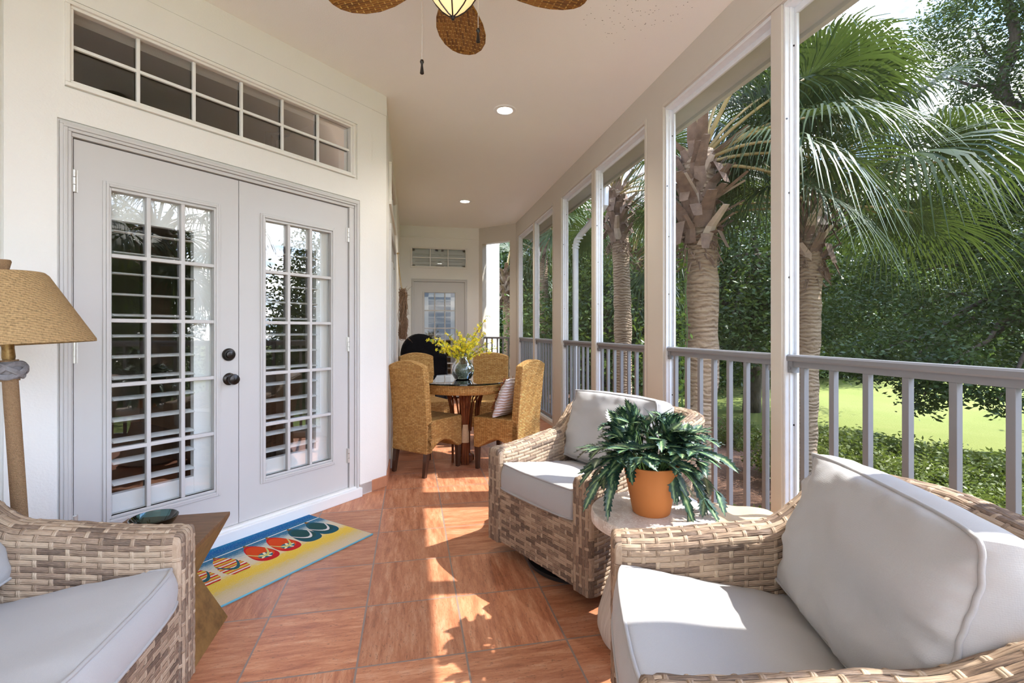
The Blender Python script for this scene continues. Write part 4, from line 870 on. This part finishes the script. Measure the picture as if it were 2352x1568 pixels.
# table
GX, GY = .478, 4.415
r = empty('dining_table', (GX,GY,0), 0, 'round glass-topped rattan dining table with bundled pole pedestal', 'table')
MB().lathe([(0,.743),(.462,.743),(.466,.746),(.466,.753),(.462,.756),(0,.756)], 96).build('glass_top', M['table_glass'], r)
MB().lathe([(0,.722),(.415,.722),(.435,.728),(.438,.738),(.43,.7425),(0,.7425)], 72).build('woven_top', M['seagrass'], r)
ap = MB(); n = 96; rows = []
for z, rad in ((.660,.385),(.655,.40),(.668,.415),(.70,.424),(.723,.424)): rows.append([Vector((rad*math.cos(2*PI*k/n), rad*math.sin(2*PI*k/n), z)) for k in range(n+1)])
uvr = [[(2*PI*k/n*.42, [0,.015,.03,.06,.085][i]) for k in range(n+1)] for i in range(5)]; ap.grid(rows, uvr); ap.build('apron', M['seagrass'], r)
for q in range(4):
    b = math.atan2(-GY, -GX)+.03+q*PI/2; rd = Vector((math.cos(b), math.sin(b), 0)); td = Vector((-math.sin(b), math.cos(b), 0)); mb = MB()
    for j in (-1.5,-.5,.5,1.5):
        pa = [rd*.11+td*(j*.0145), rd*.11+td*(j*.0145)+Vector((0,0,.12)), rd*.115+td*(j*.0145)+Vector((0,0,.36)), rd*.125+td*(j*.021)+Vector((0,0,.50)), rd*.16+td*(j*.030)+Vector((0,0,.66)), ]
        mb.tube(pa, [.011,.011,.011,.0125,.0155], 10)
    leg = mb.build('leg', M['rattan_pole'], r)
    wp = MB(); prf = [(.033,.20),(.034,.20),(.034,.36),(.033,.36)]; wp.M = Matrix.Translation(rd*.112) @ Matrix.Rotation(b, 4, 'Z') @ Matrix.Diagonal((.55,1.0,1,1)); wp.lathe(prf, 20); wp.build('wrapping', M['cream_wrap'], leg)
    bd = MB(); bd.tube([rd*.12+td*.0, rd*.15+Vector((0,0,.0))*0], .001, 4) if False else None
    for sx in (-1, 1):
        cv = MB(); cv.tube([rd*.10+td*(sx*.05)+Vector((0,0,.30)), rd*.10+td*(sx*.055)+Vector((0,0,.42)), rd*.11+td*(sx*.075)+Vector((0,0,.56)), rd*.15+td*(sx*.12)+Vector((0,0,.655))], .007, 8); cv.build('brace', M['rattan_pole'], leg)
MB().lathe([(.085,.02),(.085,.06),(.05,.08),(.05,.60),(.09,.66),(0,.66)], 24).build('core', M['rattan_pole'], r)
# vase of yellow branches
VX, VY = .455, 4.375
r = empty('glass_vase', (VX,VY,.7565), 0, 'round clear glass vase of yellow blossoms on the glass dining table', 'vase')
MB().lathe([(0,.002),(.055,0),(.075,.008),(.100,.050),(.106,.085),(.100,.120),(.075,.160),(.052,.185),(.047,.21),(.054,.232),(.059,.236)], 48, cap=False).build('vase_body', M['vase_glass'], r)
mb = MB(); rv = random.Random(5)
for k in range(420):
    q = rv.uniform(0, 6.28); z = rv.uniform(.012,.135); rad = .093*math.sqrt(max(0, 1-((z-.085)/.09)**2))*rv.uniform(.75,.97); p = Vector((rad*math.cos(q), rad*math.sin(q), z)); d = Vector((rv.uniform(-1,1), rv.uniform(-1,1), rv.uniform(-1,1))).normalized()*.016; mb.tube([p-d, p+Vector((0,0,.004)), p+d], .0016, 4)
mb.lathe([(0,.012),(.06,.012),(.08,.05),(.083,.085),(.075,.12),(.04,.135),(0,.138)], 20)
s = S('moss'); nn = s.noise(s.obj(), 90, 4, .7); s.bump(nn, .8, .006); M['moss'] = s.set(s.ramp(nn, [(.35,(.07,.075,.055)), (.55,(.22,.23,.17)), (.75,(.42,.42,.36))]), .8)
mb.build('moss_filling', M['moss'], r)
fl = MB(); st = MB(); lf = MB()
def blossom(p, sz):
    ax = Vector((rv.uniform(-1,1), rv.uniform(-1,1), rv.uniform(-.3,1))).normalized(); a = ax.orthogonal().normalized(); b = ax.cross(a)
    for k in range(5):
        q = 2*PI*k/5+rv.uniform(-.2,.2); d = a*math.cos(q)+b*math.sin(q); sd = ax.cross(d); fl.add([p, p+d*sz*.55+sd*sz*.24+ax*sz*.2, p+d*sz+ax*sz*.05, p+d*sz*.55-sd*sz*.24+ax*sz*.2], [(0,1,2,3)])
ends = [(-.33,-.02,.345),(-.27,.05,.36),(-.21,-.1,.30),(-.15,.12,.40),(-.07,-.05,.42),(-.03,.15,.38),(.04,.06,.40),(.10,-.1,.36),(.15,.10,.47),(.19,-.02,.55),(.25,.08,.33),(.27,-.05,.28),(.13,.2,.35),(-.12,-.14,.30),(.05,-.17,.33),(-.02,.0,.36),(.20,.16,.40),(-.20,.18,.33),(.0,.1,.30),(-.10,.0,.34),(.1,.02,.30),(.22,.0,.25),(-.24,-.05,.26)]
for ex, ey, ez in ends:
    tip = Vector((ex*.98+.02, ey-.2*ex, ez)); pa = bez(Vector((rv.uniform(-.02,.02), rv.uniform(-.02,.02), .05)), Vector((ex*.12, ey*.12, .30 if abs(ex) < .2 else .26)), tip, 14); st.tube(pa, [.003]*9+[.002]*5, 5)
    for i in range(5, 14):
        for k in range(4):
            o = Vector((rv.uniform(-1,1), rv.uniform(-1,1), rv.uniform(-.7,1)))*.022
            if rv.random() < .74: blossom(pa[i]+o, rv.uniform(.013,.020))
            else:
                d = Vector((rv.uniform(-1,1), rv.uniform(-1,1), rv.uniform(-.3,1))).normalized(); sd = d.orthogonal(); p = pa[i]+o*.5; L = rv.uniform(.02,.034); lf.add([p, p+d*L*.5+sd*.006, p+d*L, p+d*L*.5-sd*.006], [(0,1,2,3)])
st.build('branches', M['flower_stem'], r); lf.build('leaves', M['leaf_yellowgreen'], r, smooth=False); fl.build('blossoms', M['flowers'], r, smooth=False)
# covered grill
r = empty('covered_grill', (.178,7.52,0), math.radians(4), 'barbecue grill under a black fabric cover by the far end door', 'grill')
pf = [(-.33,.10),(.34,.10),(.345,.55),(.335,.80),(.315,.835),(.20,.845)]; pf += [(-.055+.275*math.cos(a), .845+.30*math.sin(a)) for a in [PI*i/16 for i in range(1, 16)]]+[(-.333,.845)]
mb = MB(); n = len(pf); rows = []
for t, f in ((-.24,.90),(-.225,.965),(-.19,1.0),(0,1.012),(.19,1.0),(.225,.965),(.24,.90)): rows.append([Vector((p[0]*f, t, .10+(p[1]-.10)*(f if f < 1 else 1))) for p in pf+[pf[0]]])
mb.grid(rows); 
mb.add([rows[0][i] for i in range(n)], [tuple(range(n))]); mb.add([rows[-1][i] for i in range(n)], [tuple(range(n-1, -1, -1))])
o = mb.build('cover', M['black_cover'], r, weld=True, angle=40)
mb = MB(); mb.tube([(-.30,-.248,.815),(-.1,-.252,.80),(.1,-.252,.80),(.30,-.248,.815),(.318,-.246,.78),(.325,-.246,.4),(.327,-.24,.12)], .006, 6); mb.build('cover_seam', M['black_cover'], o)
for x in (-.26,.26):
    for y in (-.17,.17): MB().tube([(x,y,.0),(x,y,.14)], .018, 10).build('leg', M['black_metal'], r)
# twig wreath on the dining wall
r = empty('twig_wreath', (XL+.012,6.10,1.40), 0, 'tall grapevine twig wreath hanging on the left wall by the end door', 'wreath')
rw = random.Random(8); mb = MB()
for k in range(48):
    ph = rw.uniform(0, 6.28); ax_ = rw.uniform(.085,.155); az_ = rw.uniform(.22,.32); ox = rw.uniform(.065,.09); N = 26; n0 = rw.uniform(0, 50)
    mb.tube([Vector((ox+.028*math.sin(q*2+ph)+.045*mnoise.noise(Vector((q, n0, 0))), ax_*math.cos(q)+.02*mnoise.noise(Vector((q, n0, 5))), az_*math.sin(q)+.02*mnoise.noise(Vector((q, n0, 9))))) for q in [2*PI*i/N for i in range(N)]], rw.uniform(.0025,.005), 5, close=True)
mb.build('twig_ring', M['twig'], r)
mb = MB()
for k in range(26):
    q = rw.uniform(0, 6.28); p = Vector((rw.uniform(.04,.12), .15*math.cos(q), .29*math.sin(q))); d = Vector((rw.uniform(.1,.9), math.cos(q)*.5+rw.uniform(-.5,.5), math.sin(q)*.7+rw.uniform(-.4,.4))).normalized(); L = rw.uniform(.05,.14); mb.tube([p, p+d*L*.5+Vector((0,0,.01)), p+d*L], [.0022,.0018,.0006], 5)
mb.build('stray_twigs', M['twig'], r)
mb = MB(); mb.tube([(.06,.02,.29),(.03,.0,.5),(.012,.0,.74)], .004, 6); mb.tube([(.07,-.03,.29),(.035,-.01,.52),(.012,.0,.74)], .003, 6); mb.tube([(.0,0,.74),(.03,0,.745)], .008, 8); mb.tube([(.015,-.03,.745),(.02,0,.74),(.03,.03,.75)], .005, 6); mb.build('raffia_tie', M['raffia'], r)
# ================================================================ OUTSIDE
GZ = -1.2
struct(MB().box((-30,-60,GZ-.2),(120,120,GZ)).build('lawn', M['lawn'], smooth=False))['kind'] = 'structure'
struct(MB().prism([(1.86,-6),(6.6,-6),(6.9,2),(7.4,6),(8.3,11),(7.2,18),(1.0,18),(1.86,9.5)], GZ, GZ+.03).build('mulch_bed', M['mulch'], smooth=False))
struct(MB().box((-3,-1.6,GZ),(1.85,8.0,-.12)).build('wall_foundation', M['stucco'], smooth=False))
struct(MB().box((-12,-14,GZ),(1.6,-1.7,GZ+.05)).build('floor_bounce_slab', M['bounce_concrete'], smooth=False))  # unseen pale slab added behind the camera to bounce sunlight onto the ceiling
# neighbouring wing seen through the corner opening
mb = MB(); mb.M = Matrix.Translation((1.99,11.0,GZ)) @ Matrix.Rotation(math.radians(225), 4, 'Z'); mb.box((0,-3,0),(2.6,0,6.2)); struct(mb.build('wall_outside', M['stucco'], smooth=False))
# downspout
r = empty('downspout', (1.965,5.63,GZ), 0, 'white metal downspout with elbow outside the screens', 'downspout')
mb = MB(); mb.tube([(0,0,0),(0,0,3.42),(.01,-.02,3.50),(.04,-.09,3.56),(.07,-.62,3.70),(.09,-.70,3.76),(.09,-.71,3.95)], .043, 12, flat=.8); mb.build('pipe', M['aluminium'], r)
mb = MB()
for k in range(5): mb.tube([(.0+.003*k*k, -.006*k*k, 3.40+.035*k),(.0+.003*k*k, -.006*k*k-.001, 3.412+.035*k)], .047, 12)
mb.build('elbow_crimps', M['aluminium'], r)
# ---------------------------------------------------------------- palms
def make_palm(name, base, top, r0, r1, nf, seed, label, group, crown=1.0, lp=1.05, ls=1.0, boots=64, nseg=60, elmin=-.75, bend=.1, bz=1.0, xmin=2.3, zmin=-9):
    rr = random.Random(seed); r = empty(name, base, 0, label, 'palm tree', group); h = top-Vector(base)
    mb = MB(); pa = []; N = 36
    for i in range(N): t = i/(N-1); p = h*t+Vector((bend*math.sin(t*PI), bend*.5*math.sin(t*PI), 0)); pa.append(p)
    mb.tube(pa, [r0+(r1-r0)*i/(N-1)+.012*rr.uniform(-1,1) for i in range(N)], 18); mb.build('trunk', M['palm_trunk'], r, angle=0)
    bt = MB(); bp = MB()
    for k in range(boots):
        f = k/boots; z = h.z-.10-bz*(1-f); t = z/h.z; c = h*t; a = k*2.4+rr.uniform(-.3,.3); hd = Vector((math.cos(a), math.sin(a), 0)); td = Vector((-math.sin(a), math.cos(a), 0)); up = Vector((0,0,1))
        L = rr.uniform(.30,.52); out = rr.uniform(.35,.85); w = rr.uniform(.06,.105); tl = td*rr.uniform(-.18,.18); o = c+hd*(r1*.75)
        pts = [o, o+(hd*out*.5+up*.9)*L*.5+tl*.3, o+(hd*out*1.2+up*.85+tl)*L]; tgt = bp if rr.random() < .22 else bt
        if rr.random() < .18: pts = [o, o+hd*.12+up*.02, o+hd*.22-up*rr.uniform(.08,.25)+tl*.4]
        vs = []; 
        for q, p in enumerate(pts): ww = w*(1, .75, .5)[q]; tk = .028*(1,.8,.6)[q]; vs += [p-td*ww, p+hd*tk*.6-up*tk*.4, p+td*ww, p-hd*tk*.6+up*tk*.3]
        tgt.add(vs, [(0,1,5,4),(1,2,6,5),(2,3,7,6),(3,0,4,7),(4,5,9,8),(5,6,10,9),(6,7,11,10),(7,4,8,11),(8,9,10,11)])
    for k in range(60):      # ragged fibres under the boots
        a = rr.uniform(0, 6.28); hd = Vector((math.cos(a), math.sin(a), 0)); z = h.z-.10-bz-rr.uniform(-.1,.16); o = h*(z/h.z)+hd*r1*.95; bt.tube([o, o+hd*.05+Vector((0,0,rr.uniform(-.1,.06))), o+hd*.09+Vector((rr.uniform(-.05,.05), rr.uniform(-.05,.05), rr.uniform(-.16,.02)))], [.012,.009,.003], 4)
    b = bt.build('leaf_bases', M['boot'], r, smooth=False)
    if bp.v: bp.build('split_leaf_bases', M['boot_pale'], b, smooth=False)
    pt = MB(); verts = []; faces = []; G = Vector((0,0,-1)); base_x = base[0]; base_z = base[2]
    for k in range(nf):
        f = (k+.5)/nf; el = 1.35+(elmin-1.35)*f**1.1+rr.uniform(-.12,.12); a = k*2.39996+rr.uniform(-.25,.25); hd = Vector((math.cos(a), math.sin(a), 0)); L = lp*rr.uniform(.8,1.15)*crown
        o = h+hd*.05+Vector((0,0,-.25*f)); d = hd*math.cos(el)+Vector((0,0,math.sin(el))); pp = [o]
        n = 8
        for i in range(n): pp.append(pp[-1]+d*(L/n)); d = (d+G*(.055+.03*f)).normalized()
        bpp = pp; mark = len(verts), len(faces)
        p0 = pp[-1]
        sd = d.cross(Vector((0,0,1))); sd = sd.normalized() if sd.length > .05 else Vector((-math.sin(a), math.cos(a), 0)); nn = sd.cross(d).normalized(); roll = rr.uniform(-.5,.5); sd, nn = sd*math.cos(roll)+nn*math.sin(roll), nn*math.cos(roll)-sd*math.sin(roll)
        dr = rr.uniform(.26,.5); LS = ls*crown*rr.uniform(.85,1.1)
        for j in range(nseg):
            ph = (j/(nseg-1)-.5)*2*math.radians(125); dd = d*math.cos(ph)+sd*math.sin(ph)+nn*(.22*abs(math.sin(ph))+rr.uniform(-.05,.05)); dd.normalize(); l = LS*(1-.28*(abs(ph)/2.2)**2)*rr.uniform(.92,1.05); dph = 2*math.radians(125)/nseg
            st0 = p0+d*(.16*math.cos(ph*.5)*LS); ac = dd.cross(nn).normalized(); base = len(verts); ext = rr.uniform(.7,1.7)
            for r_, wf in ((.02,.02),(.28,.28),(.45,.40),(.62,.30),(.82,.15),(1.0,.012)):
                p = st0*(1 if r_ > .05 else 1)+dd*(l*r_)+G*(dr*l*(r_**2.2)*(1 if r_ < .6 else 1+(r_-.6)*1.5*ext))-d*(.16*LS*max(0, .25-r_)*2); wv = ac*(l*wf*dph*.50+.0015)
                verts.append(p-wv); verts.append(p+wv)
            for q in range(5): i = base+2*q; faces.append((i, i+1, i+3, i+2))
        if min(v.x for v in verts[mark[0]:])+base_x < xmin or min(v.z for v in verts[mark[0]:])+base_z < zmin: del verts[mark[0]:]; del faces[mark[1]:]; continue
        pt.tube(bpp, [.022-.012*i/n for i in range(n+1)], 6)
    fr_ = npmesh('fronds', np.array([tuple(v) for v in verts]), np.array(faces), M['palm_leaf'], r); pt.build('petioles', M['petiole'], r, angle=0)
    return r
PG = 'cabbage palms outside the screens'
make_palm('palm_tree', (3.0,4.72,GZ), Vector((3.02,4.69,3.12)), .175, .165, 62, 4, 'palm with shaggy leaf bases just outside the two nearest screened bays', PG, crown=1.0, bz=.95, zmin=1.55)
make_palm('palm_tree', (5.13,5.56,GZ), Vector((5.27,5.54,2.95)), .17, .16, 58, 9, 'palm with the big drooping fans right of the tall white mullion', PG, crown=1.15, bz=.85, bend=-.03, zmin=1.5, elmin=-.6)
make_palm('palm_tree', (3.9,8.58,GZ), Vector((3.83,8.59,3.9)), .17, .16, 26, 15, 'palm with slender pale trunk behind the wide beige post', PG, bz=1.0, crown=1.0, zmin=1.9)
make_palm('palm_tree', (5.83,12.0,GZ), Vector((5.83,12.08,3.2)), .15, .15, 22, 23, 'smaller palm half hidden behind the pale slender trunk', PG, crown=.95, nseg=30)
make_palm('palm_tree', (3.65,13.5,GZ), Vector((3.65,13.55,4.4)), .16, .16, 22, 31, 'palm beyond the farthest screened bay', PG, nseg=30)
make_palm('palm_tree', (3.05,15.8,GZ), Vector((3.05,15.7,3.2)), .16, .16, 22, 37, 'palm beside the white neighbouring wall, seen through the corner opening', PG, nseg=30)
make_palm('palm_tree', (6.7,-.85,GZ), Vector((6.7,-.85,3.3)), .17, .16, 26, 41, 'palm reflected in the glass of the grey french doors', PG, nseg=32)
# vine up the first trunk
r = empty('climbing_vine', (2.85,4.67,GZ), 0, 'bright green vine climbing the left side of the nearest palm trunk', 'vine'); mb = MB(); st = MB(); rv = random.Random(6)
for k in range(3):
    pa = [Vector((-.02-.02*math.sin(z*2.5+k*2), .05*math.sin(z*3+k*2.1)-.02, z)) for z in [i*.12 for i in range(28)]]; st.tube(pa, .006, 5)
    for p in pa:
        for q in range(4):
            d = Vector((rv.uniform(-1.2,.2), rv.uniform(-1,.6), rv.uniform(-.6,.4))).normalized(); sd = d.cross(Vector((0,0,1))).normalized(); o = p+Vector((rv.uniform(-.06,.0), rv.uniform(-.08,.04), rv.uniform(-.06,.06))); L = rv.uniform(.05,.085); mb.add([o, o+d*L*.45+sd*L*.38, o+d*L, o+d*L*.45-sd*L*.38], [(0,1,2,3)])
st.build('vine_stem', M['stem'], r); mb.build('leaves', M['vine_leaf'], r, smooth=False)
# ---------------------------------------------------------------- leaf clouds
def leafcloud(blobs, per, size, seed, asp=.42, spread=.16, shell=.55):
    rg = np.random.default_rng(seed); out = []
    tot = sum(b[3]**2 for b in blobs)
    for x, y, z, rad, *sq in blobs:
        sq = sq[0] if sq else .8; n = int(per*rad*rad/tot); ncl = max(3, n//14)
        d = rg.normal(size=(ncl, 3)); d /= np.linalg.norm(d, axis=1, keepdims=True); rr_ = rad*(shell+(1-shell)*rg.random(ncl))**1; c = np.array([x,y,z])+d*rr_[:, None]*np.array([1,1,sq])
        p = np.repeat(c, 14, 0)+rg.normal(size=(ncl*14, 3))*spread*min(1, rad); out.append(p)
    p = np.concatenate(out); n = len(p); d = rg.normal(size=(n, 3))*np.array([1,1,.6]); d /= np.linalg.norm(d, axis=1, keepdims=True); q = rg.normal(size=(n, 3)); s_ = np.cross(d, q); s_ /= np.linalg.norm(s_, axis=1, keepdims=True); L = size*(.7+.6*rg.random(n))[:, None]
    v = np.stack([p-d*L*.5, p+s_*L*asp*.5, p+d*L*.5, p-s_*L*asp*.5], 1).reshape(-1, 3); f = np.arange(4*n).reshape(n, 4); return v, f
def limb(mb, a, b, r0, r1, seed, wig=.12, n=9):
    a, b = Vector(a), Vector(b); L = (b-a).length; mb.tube([a.lerp(b, i/(n-1))+Vector((mnoise.noise(Vector((i*.45, seed, 0))), mnoise.noise(Vector((i*.45, seed, 7))), mnoise.noise(Vector((i*.45, seed, 3)))*.6))*(wig*L*math.sin(PI*i/(n-1))) for i in range(n)], [r0+(r1-r0)*i/(n-1) for i in range(n)], 9)
def make_tree(name, base, blobs, per, size, seed, label, group, limbs, leafm='oak_leaf', **k):
    r = empty(name, base, 0, label, 'tree', group); B = Vector(base); mb = MB(); lb = [(b[0]-B.x, b[1]-B.y, b[2]-B.z, *b[3:]) for b in blobs]
    for i, (a, b, r0, r1) in enumerate(limbs): limb(mb, Vector(a)-B, Vector(b)-B, r0, r1, seed+i*3.3)
    hub = Vector(limbs[0][1])-B
    for i, b in enumerate(lb): limb(mb, hub.lerp(Vector(b[:3]), .12), Vector(b[:3]), .07, .02, seed+50+i)
    mb.build('trunk', M['bark'], r, angle=0); v, f = leafcloud(lb, per, size, seed, **k); npmesh('foliage', v, f, M[leafm], r); return r
TG = 'broadleaf trees beyond the screens'
oak = [(13.14,6.73,8.3,1.7),(12.85,5.5,6.2,1.6),(12.0,5.2,4.1,1.6),(12.3,7.0,3.4,1.5),(11.7,9.1,2.6,1.4),(11.0,6.0,2.0,1.35),(11.4,5.0,1.2,1.2),(11.0,7.0,1.1,1.2),(10.2,8.9,1.3,1.3),(9.1,7.2,.75,.9),(8.9,6.5,.5,.6),(8.4,7.6,.6,.55),(8.9,6.9,.05,.45),(9.2,6.0,.1,.35),(14.5,5.0,8.0,1.8),(14.4,4.2,5.2,1.7),(13.5,4.2,3.0,1.5),(12.7,8.7,8.1,1.3),(12.8,8.0,6.4,1.2),(11.9,7.9,4.4,1.2),(12.2,8.9,3.6,1.2)]
make_tree('oak_tree', (13.9,6.4,GZ), oak, 140000, .098, 3, 'large dark live oak at the right with branches drooping over the lawn', TG, [((13.9,6.4,GZ),(13.3,7.0,3.0),.30,.2),((13.3,7.0,3.0),(12.6,7.9,5.6),.17,.13),((12.6,7.9,5.6),(12.45,8.3,9.4),.13,.06),((12.6,7.9,5.6),(12.9,9.0,7.6),.07,.02),((12.6,7.9,5.6),(13.2,6.6,8.6),.09,.04),((13.3,7.0,3.0),(11.0,7.4,1.4),.11,.03),((11.0,7.4,1.4),(9.0,7.0,.4),.035,.008),((12.55,8.0,6.4),(11.9,9.2,7.2),.05,.015)], spread=.15)
def wood_blobs(x, y, z, s): return [(x,y,z,1.9*s),(x+1.8*s,y-.6*s,z-.6*s,1.5*s),(x-1.7*s,y+.5*s,z-.5*s,1.6*s),(x+.6*s,y-.8*s,z-1.7*s,1.6*s),(x-1.0*s,y-.6*s,z-2.0*s,1.5*s),(x+2.3*s,y+.3*s,z-2.2*s,1.3*s),(x-2.3*s,y,z-2.4*s,1.3*s),(x,y,z+1.4*s,1.3*s)]
def wood(x, y, z, s, seed, lb, lm='oak_leaf', per=36000, size=.165):
    make_tree('oak_tree', (x,y,GZ), wood_blobs(x,y,z,s), per, size*max(.8, s*.8), seed, lb, TG, [((x,y,GZ),(x+.2,y,z-.4*s),.26,.14),((x,y,z-2.4*s),(x+1.6*s,y,z-.4*s),.12,.04),((x,y,z-2.6*s),(x-1.6*s,y,z-.4*s),.12,.04)], lm, spread=.32)
wood(9.8,12.5,3.9,1.15,51,'grey-trunked oak standing behind the nearest two palms')
wood(8.6,22.0,3.6,1.5,52,'dark tree beyond the bay with the white downspout')
wood(12.0,17.6,2.9,1.3,53,'leafy tree across the lawn right of the nearest palm trunk')
wood(18.4,20.2,4.2,1.7,54,'broad tree across the lawn behind the drooping palm fans', 'oak_leaf_light')
wood(25.0,22.0,4.2,1.9,55,'wide tree far across the lawn, left of the big oak', 'oak_leaf')
wood(33.0,22.0,5.0,2.3,56,'farthest tree across the lawn, glimpsed through the big oak', 'oak_leaf_light')
wood(5.9,20.5,4.2,1.4,57,'dark tree beyond the farthest screened bay')
wood(13.2,24.0,4.0,1.7,58,'tree in the back row behind the slender palms', 'oak_leaf_light')
wood(22.0,4.0,4.6,1.9,59,'tree far across the lawn at the right edge of the photo', 'oak_leaf')
wood(15.5,1.0,1.9,1.25,60,'dark tree reflected in the right grey french door', 'oak_leaf')
wood(13.0,-6.0,2.2,1.3,63,'dark tree reflected in the left grey french door', 'oak_leaf')
wood(4.9,11.9,1.6,.75,61,'understorey tree between the slender palms', 'oak_leaf_light', per=16000, size=.17)
wood(20.0,-8.0,2.6,1.7,64,'dark tree behind the others, seen only mirrored in the grey french doors', 'oak_leaf')
# hedge and shrubs
sv = []
for sd in (1, 2, 3):
    v, f = leafcloud([(0,0,.34,.62,.62),(.3,.12,.36,.42,.7),(-.32,-.08,.33,.42,.7),(.02,-.3,.33,.4,.7)], 8500, .046, 70+sd, .45, .06, .72); sv.append((v, f))
shr = None
SH = [(3.1, 3.9, 0.95), (3.7, 3.4, 0.95), (2.75, 5.9, 0.7), (6.0, 6.45, 1.25), (6.5, 5.85, 1.25), (6.85, 5.2, 1.2), (7.2, 4.55, 1.2), (7.4, 3.8, 1.2), (5.0, 4.55, 1.0), (5.45, 3.9, 1.0), (5.3, 3.2, 1.0), (6.2, 3.6, 1.05), (6.0, 4.7, 1.1), (6.5, 8.9, 0.8), (7.4, 2.9, 1.15), (6.3, 2.7, 1.0), (4.4, 3.0, 0.9)]
WH = ['below the rail just past the stone table', 'below the rail left of the tall white mullion', 'at the foot of the nearest palm', 'at the left end of the long hedge', 'second from the left in the long hedge', 'third from the left in the long hedge, facing the lawn', 'fourth along the long hedge', 'near the right end of the long hedge', 'in front of the hedge, behind the first balusters', 'in front of the hedge, behind the middle balusters', 'nearest to the porch behind the armchair cushion', 'filling the hedge behind the right balusters', 'filling the middle of the hedge', 'on the mulch far behind the nearest bays', 'at the far right end of the hedge', 'below the right frame edge in the hedge', 'close to the porch behind the wicker back']
for i, ((x, y, s_), wh) in enumerate(zip(SH, WH)):
    v, f = sv[i % 3][:2]; r = empty('hedge_shrub', (x,y,GZ+.02), i*1.3, 'low green shrub '+wh, 'shrub', 'clipped shrubs of the hedge below the porch'); r.scale = (s_*1.12, s_*1.12, s_)
    if i < 3:
        fo = npmesh('foliage', v, f, M['shrub_leaf'], r); sv[i] = (v, f, fo.data)
        mb = MB(); rs = random.Random(i)
        for k in range(9): q = k*.7; mb.tube([(0,0,0),(.15*math.cos(q),.15*math.sin(q),.2),(.4*math.cos(q),.4*math.sin(q),.42)], [.014,.010,.004], 5)
        so_ = mb.build('stems', M['bark'], r, angle=0); sv[i] = (v, f, fo, so_)
    else:
        for src in sv[i % 3][2:]: c = src.copy(); C.objects.link(c); c.parent = r
